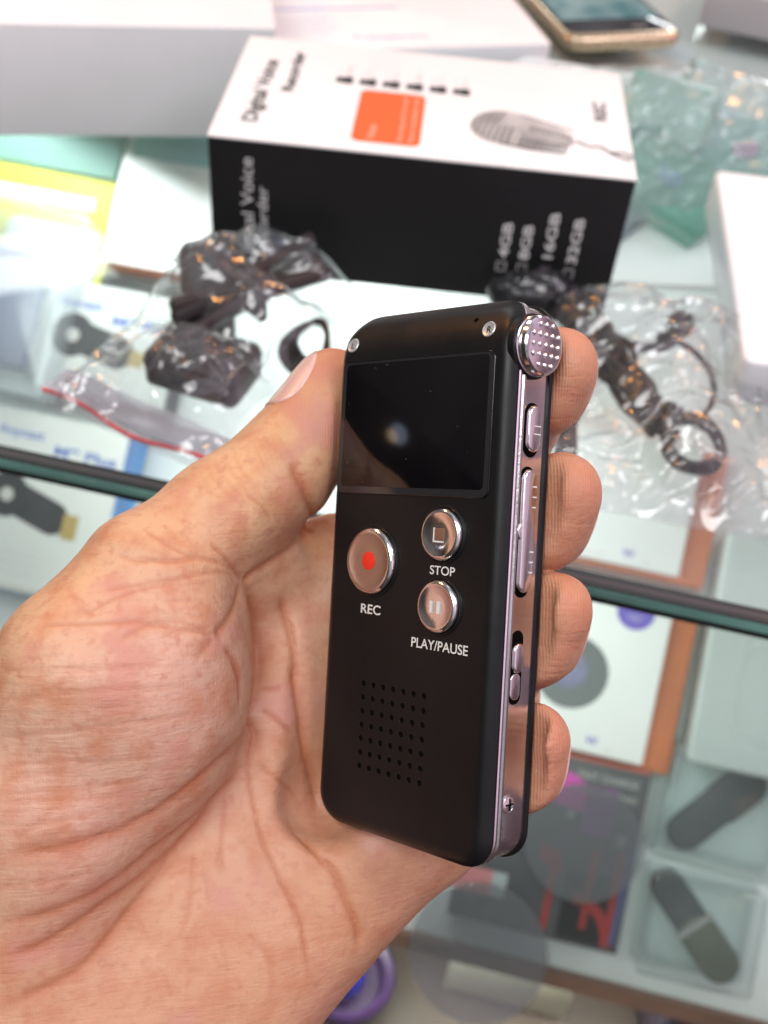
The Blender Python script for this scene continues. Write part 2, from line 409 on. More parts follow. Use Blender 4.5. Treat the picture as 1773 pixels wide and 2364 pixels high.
# phone
ph = thing('mobile_phone', 'gold edged mobile phone lying face up with its screen lit', 'phone', at(144, 237.5, 0, 19.8))
part('body', MB().slab(rrect(0, 68, 0, 140, 9, 8), 1.0, 9.2, 3.0, True), pmat('gold_metal', (0.55, 0.44, 0.30), 0.25, metal=0.8, rvar=.05), ph)
part('face_glass', MB().slab(rrect(2.5, 65.5, 6.5, 133, 6, 6), 9.0, 9.45, .2), m_gloss, ph)
m_scr = bpy.data.materials.new('lit_screen'); m_scr.use_nodes = True
_t = m_scr.node_tree; _b = _t.nodes['Principled BSDF']; _n = _t.nodes.new('ShaderNodeTexNoise'); _n.inputs['Scale'].default_value = 60
_c = _t.nodes.new('ShaderNodeTexCoord'); _t.links.new(_c.outputs['Object'], _n.inputs[0]); _q = _t.nodes.new('ShaderNodeValToRGB')
_q.color_ramp.elements[0].color = (0.10, 0.30, 0.32, 1); _q.color_ramp.elements[1].color = (0.45, 0.62, 0.62, 1); _q.color_ramp.elements[0].position = .35; _q.color_ramp.elements[1].position = .65
_t.links.new(_n.outputs[0], _q.inputs[0]); _t.links.new(_q.outputs[0], _b.inputs['Emission Color']); _b.inputs['Emission Strength'].default_value = .55; _b.inputs['Base Color'].default_value = (.01, .01, .01, 1); _b.inputs['Roughness'].default_value = .08
part('display', MB().box(4.2, 63.8, 24, 122, 9.46, 9.5), m_scr, ph)
part('home_mark', MB().box(42, 50, 12, 13.5, 9.46, 9.5), m_inkg, ph)
gx_ = thing('grey_package', 'pale grey flat package at the far right behind the phone', 'package', at(222, 300, 0, -18))
part('package_body', MB().slab(rrect(0, 150, 0, 90, 2, 3), .2, 22, 1), pmat('grey_card', (0.42, 0.40, 0.42), .5, var=.08, vscale=20), gx_)
rbx = thing('gadget_box', 'white rounded box with a grey window at the right edge of the counter', 'box', at(190.5, -48.8, 0, -3.5))
part('box_body', MB().slab(rrect(0, 120, 0, 137, 4, 5), .2, 18, 1.5, True), m_whiteg, rbx)
part('window', MB().slab(rrect(21, 100, 55, 122, 2, 3), 17.9, 18.06, .02), pmat('window_grey', (0.56, 0.57, 0.60), .25), rbx)

# ---- clear bags
def bag(name, label, M, W_, H_, thick, seed, lumps, mat, top=None, group=None, crinkle=1.0, nx=150, ny=170):
    rs_ = np.random.RandomState(seed); off = Vector((seed * 7.1, seed * 3.3, 0))
    V = []; F = []
    def zf(x, y, u, v):
        e = min(u, 1 - u, v, 1 - v); z = thick * (1 - math.exp(-e * 9)) * .35
        for (cx, cyy, sx, sy, h) in lumps: z = max(z, z * .35 + h * math.exp(-(((x - cx) / sx) ** 2 + ((y - cyy) / sy) ** 2) ** 1.6))
        P = Vector((x, y, 0)) * .045 + off
        P = Vector((P.x * .8 + P.y * .55, P.y * 1.5 - P.x * 1.05, 0)) + Vector((mnoise.noise(P * 2), mnoise.noise(P * 2 + Vector((3, 3, 3))), 0)) * .25
        f = 1 - abs(mnoise.noise(P)) * 2; g = 1 - abs(mnoise.noise(P * 2.1 + Vector((5, 1, 0)))) * 2; q = 1 - abs(mnoise.noise(P * 4.6 + Vector((1, 9, 0)))) * 2
        k = 1 - abs(mnoise.noise(P * 11 + Vector((4, 2, 0)))) * 2
        return max(.35, z + crinkle * (f * 2.4 + g * 1.5 + q * .35 + k * .08) * min(1, e * 14 + .12))
    for j in range(ny + 1):
        for i in range(nx + 1):
            u, v = i / nx, j / ny
            wob = mnoise.noise(Vector((u * 4, v * 4, seed))) * 3.0
            x = (u - .5) * W_ + wob * (1 if abs(u - .5) > .4 else .3); y = (v - .5) * H_ + mnoise.noise(Vector((u * 5, v * 3, seed + 9))) * 3.0
            V.append((x, y, zf(x, y, u, v)))
    n1 = len(V); F = [(j * (nx + 1) + i, j * (nx + 1) + i + 1, (j + 1) * (nx + 1) + i + 1, (j + 1) * (nx + 1) + i) for j in range(ny) for i in range(nx)]
    o = thing(name, label, 'plastic bag', M, group)
    part('bag_film', MB().add(V, F, True), mat, o, sharp=None)
    Vb = [(x, y, .15) for x, y, z_ in V]; s_ = 10
    part('bag_back', MB().rings([[(-W_ / 2, -H_ / 2, .12), (W_ / 2, -H_ / 2, .12), (W_ / 2, H_ / 2, .12), (-W_ / 2, H_ / 2, .12)], [(-W_ / 2 + 2, -H_ / 2 + 2, .14), (W_ / 2 - 2, -H_ / 2 + 2, .14), (W_ / 2 - 2, H_ / 2 - 2, .14), (-W_ / 2 + 2, H_ / 2 - 2, .14)]], cap0=False), mat, o)
    return o, zf
m_bag = glassmat('bag_film', (0.94, 0.945, 0.95), 0.14, 0.03, 1.6, 1.5, milk=0.045, milkcol=(0.75, 0.75, 0.78), bump=0.18, bscale=90)
m_zip = glassmat('zip_film', (0.80, 0.80, 0.84), 0.2, 0.05, 1.2, 1.45, milk=0.35, milkcol=(0.62, 0.62, 0.68))
m_rubber = pmat('black_rubber', (0.014, 0.013, 0.014), 0.42, spec=0.4, var=.2, vscale=40)
m_brownb = pmat('brown_black_plastic', (0.035, 0.026, 0.026), 0.38, spec=0.4, var=.2, vscale=30)
m_foam = pmat('black_foam', (0.006, 0.006, 0.006), 0.95, spec=0.1, bump=.8, bscale=900)
LB = at(11, -53, 0.3, -24)
bag('plastic_bag', 'clear zip bag with red zip line holding black charging parts', LB, 66, 104, 26, 3, [(-13, 16, 16, 27, 26), (9, -25, 25, 18, 20), (6, 8, 33, 18, 25), (27, 13, 15, 19, 12), (5, 40, 28, 16, 22)], m_bag, group='clear bags of accessories')
lb = bpy.data.objects['plastic_bag']
zb = MB(); zr = MB()
for k in range(4):
    y0 = -39.0 - k * 2.6
    zb.tube([(-33 + 66 * i / 12, y0 + 1.2 * sin(i * .7), 2.0 + 1.2 * sin(i * .5 + 1)) for i in range(13)], .8, 8)
part('zip_track', zb, m_zip, lb)
part('zip_line', zr.tube([(-33 + 66 * i / 14, -49.5 + 1.2 * sin(i * .6), 1.8 + 1.0 * sin(i * .5 + 1)) for i in range(15)], .75, 8), pmat('zip_red', (0.62, 0.045, 0.06), .35), lb)
part('zip_band', MB().add([(-33 + 66 * i / 12, y_, 2.9 + .6 * sin(i * .9) + .3 * (y_ % 3)) for y_ in (-49.0, -45.0, -41.0, -37.0) for i in range(13)], [(r * 13 + i, r * 13 + i + 1, (r + 1) * 13 + i + 1, (r + 1) * 13 + i) for r in range(3) for i in range(12)], True), m_zip, lb)
# what is in the left bag
t = thing('charger_plug', 'brown black block of a charger standing at the top of the left clear bag', 'charger', at(4.5, -33, 1, 14))
part('plug_body', MB().slab(rrect(-9, 9, -21, 20, 5, 5), 0, 21, 4, True), m_brownb, t)
part('plug_face', MB().slab(rrect(-6.0, 6.0, -17, 15, 2.5, 4), 20.9, 21.6, .3, True), m_rubber, t)
t = thing('adapter_block', 'black square adapter block nearest the zip of the left clear bag', 'adapter', at(8, -71, 1, -16))
part('adapter_body', MB().slab(rrect(-15, 19, -9, 14, 3.5, 5), 0, 14, 3, True), m_rubber, t)
part('adapter_rib', MB().slab(rrect(-10, 14, -9.6, -8.6, .5, 2), 4, 11, .3), m_brownb, t)
part('adapter_socket', MB().slab(rrect(-4, 6, -9.9, -9.5, .1, 2), 5.5, 9.0, .0), m_gloss, t)
part('adapter_seam', MB().slab(rrect(-15.1, 19.1, -9.1, 14.1, 2.6, 4), 9.6, 9.9, 0), m_gloss, t)
t = thing('folded_cable', 'flat black cable folded into a bundle across the left clear bag', 'cable', at(20, -43, 4, 46))
for k in range(5):
    zz = 14 + 1.3 * k; yy = -8 + 4.2 * k
    P = [(-31 + 2 * k + 60 * s_, yy + 2.5 * sin(3 * s_ + k), zz + 3.0 * sin(2.2 * s_ + k)) for s_ in np.linspace(0, 1, 16)]
    part('cable_run', MB().tube(P, 2.7, 8), m_rubber if k % 2 else m_brownb, t)
part('cable_tie', MB().slab(rrect(-1.6, 1.6, -11, 13, .6, 3), 10, 22, 1), m_brownb, t)
t = thing('earbud_coil', 'thin black cable loop beside the thumb nail in the left clear bag', 'cable', at(42, -52, 2, 0))
for k in range(5):
    part('cable_loop', MB().tube([((8 - .7 * k) * cos(a) + .8 * k, (15 - k) * sin(a) - 2 * k, 4 + 2.4 * k + 1.5 * sin(2 * a)) for a in np.linspace(0, 2 * pi, 40, endpoint=False)], .95, 8, True), m_rubber, t)
# the right bag and its earphones
RB = at(164, -55, 0.3, -8)
bag('plastic_bag', 'clear crumpled bag holding earphones with a black coiled cable', RB, 86, 116, 20, 8, [(-14, 24, 30, 24, 20), (0, 0, 20, 30, 18), (12, -24, 18, 20, 14), (14, 30, 20, 14, 17)], m_bag, group='clear bags of accessories', crinkle=1.1, nx=170, ny=210)
t = thing('earphones', 'black earphones with a bundled cable, one foam bud standing out at the bundle end', 'earphones', at(152, -42, 2, 0))
for k in range(20):
    a0 = random.uniform(-.25, .25); P = []
    for s_ in np.linspace(0, 1, 26):
        P.append((-19 + 31 * s_ + 5.0 * sin(5 * s_ + k * 1.7) * (1.1 - s_ * .5) + 1.5 * sin(17 * s_ + k), 30 - 64 * s_ + 4.5 * cos(4 * s_ + 2.3 * k), 3 + 1.9 * (k % 5) + 2.4 * sin(7 * s_ + k * 1.3)))
    part('cable_run', MB().tube(P, 1.35, 8), m_rubber if k % 3 else m_brownb, t)
part('ear_foam', MB().lathe([(0, -5.2), (2.6, -4.6), (4.6, -2.4), (5.1, 0), (4.6, 2.4), (2.6, 4.4), (0, 5)], 22, Matrix.Translation((22, 21, 9)) @ Matrix.Rotation(.7, 4, 'X')), m_rubber, t)
part('ear_stem', MB().tube([(22, 19, 8), (19, 13, 8), (15, 9, 7), (8, 7, 7), (0, 8, 8)], [2.6, 2.4, 2.0, 1.6, 1.2], 10), m_rubber, t)
part('ear_tip', MB().lathe([(0, 0), (2.2, .4), (2.6, 1.6), (2.0, 3), (0, 3.4)], 18, Matrix.Translation((14, 8, 10))), m_foam, t)
t = thing('cable_coil', 'round coil of thin black cable in the right clear bag nearest the counter edge', 'cable', at(173, -80, 2, 0))
for k in range(7):
    rx, ry = 9.5 - .5 * (k % 4), 13 - .8 * (k % 3)
    part('cable_loop', MB().tube([(rx * cos(a) + .5 * (k % 3), ry * sin(a) + .6 * (k % 2), 2 + 1.2 * (k // 2) + .6 * sin(3 * a + k)) for a in np.linspace(0, 2 * pi, 40, endpoint=False)], .95, 8, True), m_rubber, t)
part('loose_loop', MB().tube([(1 + 15.5 * cos(a) - 6, 31 + 21 * sin(a), 5 + 2 * sin(a)) for a in np.linspace(-1.35, 1.75, 30)], 1.0, 8), m_rubber, t)
t = thing('cable_strap', 'flat black strap end between the two upper fingertips', 'strap', at(132, -84, 1, 4))
part('strap_band', MB().slab(lens2((-1, -9), (2.5, 22), 3.6, 8), 0, 3.4, .9, True), m_brownb, t)
part('strap_tip', MB().lathe([(0, 0), (2.2, 0), (2.4, 2.6), (0, 3)], 16, Matrix.Translation((-1, -12, .4))), m_rubber, t)
t = thing('black_pouch', 'crumpled black pouch of cable against the carton front, behind the recorder top', 'pouch', at(121, -10, 1, 8))
b = MB(); R = []
for i in range(24):
    th = pi * i / 23; R.append([Vector((17 * sin(th) * cos(q), 8.5 * sin(th) * sin(q), 9 - 8.5 * cos(th))) for q in np.linspace(0, 2 * pi, 40, endpoint=False)])
R = [[p + p.normalized() * (mnoise.noise(p * .22) * 2.6 + (1 - abs(mnoise.noise(p * .5)) * 2) * 1.2) for p in r] for r in R]
part('pouch_body', b.rings(R), pmat('black_film', (0.02, 0.02, 0.022), 0.16, spec=0.8, bump=.4, bscale=300), t)
bag('plastic_bag', 'small crumpled clear bag between the carton and the phone', at(108, 178, 0.3, 14), 96, 60, 10, 15, [(0, 0, 30, 16, 9)], glassmat('bag_film_blue', (0.86, 0.93, 0.96), 0.16, 0.03, 1.5, 1.5, milk=0.14, milkcol=(0.45, 0.62, 0.72), bump=.4, bscale=140), group='clear bags of accessories', nx=90, ny=70)
# ------------------------------------------------------------------ goods inside the case, on the sloping shelf
m_case = pmat('case_white', (0.66, 0.68, 0.66), 0.4, var=.03, vscale=20)
def dongle_box(label, M, w, h, th, side_mat, bottom_mat):
    o = thing('streaming_stick_box', label, 'carton', M, 'cartons with a picture of a streaming stick')
    part('carton_body', MB().slab(rrect(0, w, 0, h, .8, 3), 0, th, .4), m_case, o)
    part('side_panel', MB().box(w + .02, w + .3, .8, h - .8, .6, th - .6), side_mat, o)
    part('foot_panel', MB().box(.8, w - .8, -.3, -.02, .6, th - .6), bottom_mat, o)
    pic = part('stick_picture', MB().slab(lens2((w - 54, h * .52), (w - 30, h * .44), 8.5), th + .02, th + .06), pmat('stick_grey', (0.045, 0.045, 0.05), .4, var=.3, vscale=60), o)
    part('stick_ring', MB().slab(circ(w - 56, h * .52, 11.5, 32), th + .04, th + .08), pmat('stick_grey2', (0.04, 0.04, 0.045), .4), pic)
    part('stick_logo', MB().slab(circ(w - 56, h * .52, 3.6, 24), th + .08, th + .12), m_inkl, pic)
    part('stick_plug', MB().box(w - 24, w - 16, h * .34, h * .48, th + .03, th + .07), pmat('gold_print', (0.45, 0.33, 0.12), .4), pic)
    b = MB(); text(b, 'Anycast', 6.5, (w - 68, h - 13, th + .08), (1, 0, 0), (0, 1, 0), bold=.02, stretch=25)
    part('logo', b, m_blue, o)
    b = MB(); text(b, 'M9 Plus', 7.0, (w - 37, h - 19, th + .08), (1, 0, 0), (0, 1, 0), bold=.03, stretch=33)
    part('lettering', b, m_blue, o)
    b = MB()
    for k in range(3): text(b, 'HDMI wireless display', 2.6, (w - 68, h * .2 - 5 * k, th + .08), (1, 0, 0), (0, 1, 0), stretch=36)
    b.box(2, w - 2, 1, 3.2, th + .03, th + .07)
    part('small_print', b, m_inkl, o)
    return o
m_bside = pmat('blue_side', (0.06, 0.30, 0.68), 0.4, var=.7, vscale=45, col2=(0.10, 0.16, 0.42))
m_bfoot = pmat('blue_foot', (0.08, 0.30, 0.55), .4)
dongle_box('white streaming stick carton with blue side nearest the glass edge, beside the thumb', tray(-334, 129, 1), 94, 90, 30, m_bside, m_bfoot)
dongle_box('white streaming stick carton with dark foot lying higher up behind the clear zip bag', tray(-299, 233, 1), 70, 58, 22, pmat('dark_side', (0.05, 0.05, 0.06), .4), pmat('dark_foot', (0.05, 0.045, 0.055), .4))
t = thing('clear_phone_case_box', 'milky clear plastic box with a lavender screen showing through, at the left edge', 'plastic box', tray(-345, 226, 1, -2))
m_milk = glassmat('milky_plastic', (0.93, 0.96, 0.98), 0.15, 0.02, 1.0, 1.45, milk=0.2, milkcol=(0.74, 0.79, 0.82))
part('box_shell', MB().slab(rrect(0, 58, 0, 99, 6, 6), 10, 35, 3, True), m_milk, t)
part('phone_dummy', MB().slab(rrect(8, 41, 14, 74, 3, 5), 24, 33, 1, True), pmat('lavender', (0.20, 0.20, 0.32), 0.3, var=.15, vscale=20), t)
part('inner_tray', MB().slab(rrect(3, 55, 3, 96, 5, 5), 1, 12, 1), m_case, t)
t = thing('yellow_carton', 'bright yellow flat carton partly under the milky clear box', 'carton', tray(-372, 292, .5))
part('carton_body', MB().slab(rrect(0, 89, 0, 57, 1, 3), 0, 8, .4), pmat('yellow_card', (0.72, 0.66, 0.05), .45, var=.1, vscale=20), t)
part('white_strip', MB().box(2, 76, 40, 47, 8.02, 8.06), m_case, t)
m_osd = pmat('orange_side', (0.55, 0.17, 0.07), 0.45, var=.12, vscale=22)
t = thing('white_carton', 'blank white carton with an orange foot edge left of the recorder carton', 'carton', tray(-279, 304, 1, 1))
part('carton_body', MB().slab(rrect(0, 52, 0, 57, .8, 3), 0, 22, .4), pmat('bright_white', (0.83, 0.84, 0.84), .4), t)
part('foot_panel', MB().box(.6, 51.4, -.3, -.02, .6, 21.4), m_osd, t)
t = thing('gap_shade', 'shaded gap, put in as a dark grey flat bar, below the blank white carton with orange foot', 'carton', tray(-285, 292, .5))
part('shade_strip', MB().slab(rrect(0, 60, 0, 8, 1, 3), 0, 8, .5), pmat('dark_grey', (0.10, 0.11, 0.11), .5, var=.3, vscale=30), t)  # shade of the gap under the carton, put in as a bar
t = thing('green_board', 'sage green board at the back of the shelf under the large white box', 'board', tray(-385, 352, .6))
part('board_body', MB().slab(rrect(0, 95, 0, 46, 1, 3), 0, 5, .4), pmat('sage', (0.16, 0.30, 0.27), .5, var=.12, vscale=15), t)
t = thing('teal_card', 'small teal card just left of the recorder carton corner', 'card', tray(-284, 367, .6))
part('card_body', MB().slab(rrect(0, 50, 0, 30, 1, 3), 0, 3, .3), pmat('teal_card', (0.20, 0.40, 0.40), .5, var=.15, vscale=30), t)
# pads with orange edge
def pad_box(label, a, b_, h, full):
    o = thing('charging_pad_box', label, 'carton', tray(a, b_, 1), 'white charging pad cartons with orange side')
    part('carton_body', MB().slab(rrect(0, 74, 0, h, .8, 3), 0, 25, .4), m_case, o)
    part('orange_base', MB().slab(rrect(2, 88, -3, h + 1, 1, 3), 0, 14, .5), m_osd, o)
    bl = pmat('violet_print', (0.14, 0.10, 0.42), .45)
    if full:
        d = part('pad_picture', MB().slab(circ(33, 36, 17.5, 48), 25.02, 25.06), pmat('pad_grey', (0.10, 0.11, 0.11), .45), o)
        part('pad_centre', MB().slab(circ(31, 37, 9, 40), 25.07, 25.1), pmat('pad_violet', (0.13, 0.13, 0.22), .45, var=.3, vscale=60), d)
        s = part('round_sticker', MB().slab(circ(57, 71, 9.2, 40), 25.02, 25.06), bl, o)
        t_ = MB(); text(t_, '10W', 4.5, (57, 72, 25.1), (1, 0, 0), (0, 1, 0), align='CENTER', bold=.02); text(t_, 'FAST', 3, (57, 66.5, 25.1), (1, 0, 0), (0, 1, 0), align='CENTER')
        part('lettering', t_, m_inkl, s)
    t_ = MB(); text(t_, 'W', 5, (46, 4.5, 25.08), (1, 0, 0), (0, 1, 0), bold=.03, stretch=6)
    part('logo', t_, bl, o)
    t_ = MB(); text(t_, 'wireless charge', 2.2, (24, 3, 25.08), (1, 0, 0), (0, 1, 0)); text(t_, 'pad', 2.2, (56, 3, 25.08), (1, 0, 0), (0, 1, 0))
    part('small_print', t_, pmat('rose_ink', (0.50, 0.38, 0.38), .5), o)
pad_box('white charging pad carton with violet round sticker and grey disc below the glass edge', -35, 115, 84, True)
pad_box('white charging pad carton under the right clear bag, above the glass edge', -36, 206, 62, False)
m_frost = glassmat('frosted_plastic', (0.86, 0.92, 0.90), 0.18, 0.02, 1.2, 1.45, milk=0.5, milkcol=(0.66, 0.70, 0.68))
m_clear = glassmat('clear_plastic', (0.965, 0.98, 0.976), 0.08, 0.01, 1.4, 1.48, milk=0.025, milkcol=(0.50, 0.60, 0.59), bump=.1, bscale=60)
t = thing('frosted_box', 'frosted pale plastic box with rounded inner outline at the right edge', 'plastic box', tray(57, 122, 1, 1))
part('inner_card', MB().slab(rrect(2, 90, 2, 108, 3, 4), 1, 14, .6), pmat('pale_card', (0.52, 0.56, 0.54), .45, var=.05, vscale=15), t)
part('box_shell', MB().slab(rrect(0, 95, 0, 112, 4, 5), 15, 31, 2, True), m_frost, t)
part('inner_outline', MB().rings([[(x, y, 31.1) for x, y in rrect(17, 80, 16, 62, 8, 6)(0)], [(x, y, 31.15) for x, y in rrect(17, 80, 16, 62, 8, 6)(1.0)]], cap0=False, cap1=False), pmat('outline_grey', (0.38, 0.42, 0.41), .4), t)
part('hook_hole', MB().slab(lens2((32, 66), (40, 64), 1.6), 31.05, 31.12), m_inkg, t)
m_band2 = pmat('bracelet_black', (0.022, 0.025, 0.027), .55, spec=.3, var=.2, vscale=60)
m_olive = pmat('bracelet_olive', (0.06, 0.07, 0.035), .5, var=.2, vscale=60)
for (a, b_, yaw, w, h, p, q, rr, lab, lab2, stripe) in (
        (52, 75, -1, 62, 55, (16, 12), (39, 41), 9.0, 'clear tray box with a smooth black bracelet lying diagonally, upper of two', 'black fitness bracelet with one swollen end in the upper clear box', False),
        (55, 20, 1, 54, 48, (11, 39), (41, 9), 8.5, 'clear tray box with a bracelet crossed by a pale stripe, lower of two', 'dark fitness bracelet crossed by a pale stripe in the lower clear box', True)):
    t = thing('tray_box', lab, 'plastic box', tray(a, b_, 1, yaw), 'clear tray boxes of bracelets')
    part('base_card', MB().slab(rrect(0, w, 0, h, 2, 3), 0, 3, .4), pmat('tray_grey', (0.48, 0.54, 0.53), .45, var=.08, vscale=30), t)
    part('inner_tray', MB().rings([[(x, y, zz) for x, y in rrect(3.5, w - 3.5, 3, h - 4, 6, 6)(i)] for i, zz in ((0, 3.2), (.3, 10), (1.2, 10.8), (2.2, 10.2), (2.6, 5.0))], cap0=False, cap1=False), m_clear, t)
    part('box_shell', MB().slab(rrect(0, w, 0, h, 3, 5), 12, 25, 2, True), m_clear, t)
    g = thing('bracelet', lab2, 'bracelet', tray(a, b_, 5, yaw), 'bracelets in clear tray boxes')
    P = Vector(p); Q = Vector(q)
    part('strap', MB().slab(lens2(P, Q, rr, 10), 0, 5.5, 2.0, True), m_band2, g)
    D = (Q - P)
    part('capsule', MB().slab(lens2(P + D * .62, Q, rr + .9, 10), .5, 6.4, 2.0, True), m_olive if stripe else m_band2, g)
    if stripe:
        n_ = Vector((-D.y, D.x)).normalized() * (rr + 1.6); c0 = P + D * .5; u_ = D.normalized() * 1.6
        part('pale_stripe', MB().poly([(*(c0 - n_ - u_), 6.6), (*(c0 - n_ + u_), 6.6), (*(c0 + n_ + u_), 6.6), (*(c0 + n_ - u_), 6.6)]), m_inkg, g)
# dark charger carton with purple and red printing
t = thing('dark_carton', 'charcoal carton with purple block, red stripes and grey writing below the pad carton', 'carton', tray(-36, 24, .5, .5))
m_char = pmat('charcoal_card', (0.055, 0.056, 0.060), .45, var=.15, vscale=20)
part('carton_body', MB().slab(rrect(0, 82, 0, 86, .8, 3), 0, 20, .4), m_char, t)
part('red_rim', MB().box(0, 81, 86.05, 88.0, 12, 20), pmat('red_rim', (0.42, 0.10, 0.07), .45), t)
pp = part('purple_block', MB().slab(rrect(54, 68, 52, 76, 1.5, 3), 20.02, 20.05), pmat('purple_print', (0.16, 0.04, 0.17), .45), t)
part('magenta_flash', MB().poly([(34, 64, 20.04), (54, 62, 20.04), (56, 74, 20.04), (44, 80, 20.04)]), pmat('magenta_print', (0.50, 0.05, 0.32), .45), t)
b = MB(); 
for x0, y0 in ((62, 8), (74, 9), (44, 4)): b.box(x0, x0 + 3.2, y0, y0 + 38, 20.02, 20.05)
b.poly([(38, 36, 20.03), (50, 30, 20.03), (48, 40, 20.03), (38, 44, 20.03)])
R0, R1 = [], []
for i in range(14):
    a_ = i / 13 * 1.7 - .1; R0.append((58 + 20 * cos(a_), 4 + 20 * sin(a_))); R1.append((58 + 15 * cos(a_), 4 + 15 * sin(a_)))
for i in range(13): b.poly([(*R0[i], 20.03), (*R0[i + 1], 20.03), (*R1[i + 1], 20.03), (*R1[i], 20.03)])
part('red_stripe', b, pmat('red_print', (0.25, 0.022, 0.02), .45), t)
part('black_field', MB().box(52, 80, 2, 34, 20.0, 20.015), m_blackc, t)
part('blue_stripe', MB().poly([(77, 4, 20.04), (80, 4, 20.04), (81.5, 50, 20.04), (78.5, 50, 20.04)]), pmat('navy_print', (0.05, 0.07, 0.16), .45), t)
b = MB(); text(b, 'FAST CHARGE', 5.0, (48, 78.0, 20.06), (1, 0, 0), (0, 1, 0), bold=.02, stretch=29); text(b, 'WIRELESS PAD', 4.2, (46, 71, 20.06), (1, 0, 0), (0, 1, 0), bold=.02, stretch=32)
b.box(72, 76, 50, 55, 20.05, 20.08).box(46.5, 50, 58, 62, 20.05, 20.08)
part('lettering', b, pmat('grey_writing', (0.30, 0.30, 0.28), .5), t)
b = MB(); text(b, 'QI', 7, (8, 45, 20.06), (1, 0, 0), (0, 1, 0), bold=.03); b.box(6, 15, 32, 40, 20.05, 20.08)
part('white_patch', b, pmat('patch_white', (0.55, 0.56, 0.52), .5), t)
part('pink_panel', MB().box(-1, 24, 13, 25, 20.05, 20.08), pmat('pink_panel', (0.40, 0.14, 0.15), .5), t)
part('grey_panel', MB().box(18, 25, 13, 25, 20.09, 20.1), pmat('grey_panel', (0.27, 0.31, 0.31), .5), t)
part('dark_dot', MB().slab(circ(15, 9, 3.2, 24), 20.1, 20.13), m_ink, t)
m_disc = glassmat('disc_reflection', (0.80, 0.80, 0.82), .12, .0, 1.0, 1.45, milk=0.20, milkcol=(0.28, 0.28, 0.30))  # for discs added in place of round reflections in the front pane
for (a_, b_, r_, c_, lab) in ((20, 73, 28, 23, 'round smoky reflection, put in as a disc over the purple block of the charcoal carton'), (-18, 11, 33, 24, 'round smoky reflection, put in as a disc hanging over the brown shelf lip')):
    o = MB().lathe([(r_, 0), (r_, 1.6), (r_ - .5, 2.2), (0, 2.2)], 64).build('reflection_disc', m_disc, None, tray(a_, b_, c_), 35)
    tag(o, lab, 'disc', 'discs put in for reflections in the front pane')
# green wrapped packets at the back right, under the glass
gm = [(0.09, 0.32, 0.24), (0.16, 0.38, 0.38), (0.22, 0.42, 0.36), (0.12, 0.34, 0.29), (0.34, 0.48, 0.47), (0.20, 0.25, 0.30)]
for k, (a, b_, w, h, th, yaw, ci, lab) in enumerate([
        (-4, 396, 56, 34, 24, -22, 0, 'deep green wrapped packet just behind the white gadget box'),
        (-40, 414, 46, 36, 18, 14, 1, 'pale teal wrapped packet nearest the recorder carton corner'),
        (-12, 430, 44, 34, 26, -8, 2, 'mint green wrapped packet in the middle of the green pile'),
        (30, 418, 50, 36, 20, 10, 3, 'dark green wrapped packet with a pink sticker, right of the pile'),
        (22, 444, 60, 26, 18, -12, 4, 'greyish mint wrapped packet at the back of the green pile'),
        (-36, 384, 44, 30, 12, -38, 5, 'slate grey wrapped packet below the green pile')]):
    o = thing('wrapped_packet', lab, 'packet', tray(a, b_, 1, yaw), 'wrapped packets under the glass')
    R = []; nn = 40
    for i in range(12):
        f = i / 11; zz = th * f; ins = 2.5 * (1 - math.sqrt(max(0, 1 - (2 * f - 1) ** 6)))
        Q = rrect(-w / 2, w / 2, -h / 2, h / 2, 4, 9)(ins)
        R.append([(x + mnoise.noise(Vector((x * .2, y * .2, zz * .2 + k))) * 2.2, y + mnoise.noise(Vector((x * .2 + 7, y * .2, zz * .2 + k))) * 2.2, zz + mnoise.noise(Vector((x * .15, y * .15, k))) * 2.0 * f) for x, y in Q])
    part('wrap', MB().rings(R), pmat('wrap_%d' % k, gm[ci], .22, spec=.6, var=.2, vscale=50, bump=.5, bscale=120), o)
    if k in (0, 3): part('sticker', MB().slab(rrect(-7, 5, -3, 4, 1, 3), th + 1.0, th + 1.6, .1), pmat('stk%d' % k, ((0.10, 0.26, 0.42), 0, 0, (0.50, 0.25, 0.42))[k], .4), o)
bag('plastic_bag', 'large soft clear bag spread over the green wrapped packets under the glass', tray(-2, 418, 2, 6), 104, 82, 24, 21, [(0, 0, 60, 45, 30)], glassmat('soft_film', (0.90, 0.95, 0.95), 0.22, 0.02, 1.2, 1.45, milk=0.28, milkcol=(0.60, 0.72, 0.72)), group='clear bags of accessories', nx=70, ny=60)
t = thing('white_card', 'plain white card with a yellow corner under the glass, right of the recorder carton', 'card', tray(-26, 346, .6, 8))
part('card_body', MB().slab(rrect(0, 62, 0, 34, 1, 3), 0, 5, .4), pmat('bright_white', (0.83, 0.84, 0.84), .4), t)
part('yellow_corner', MB().poly([(22, 33.5, 5.05), (32, 33.5, 5.05), (34, 27, 5.05)]), pmat('yellow_card', (0.72, 0.66, 0.05)), t)
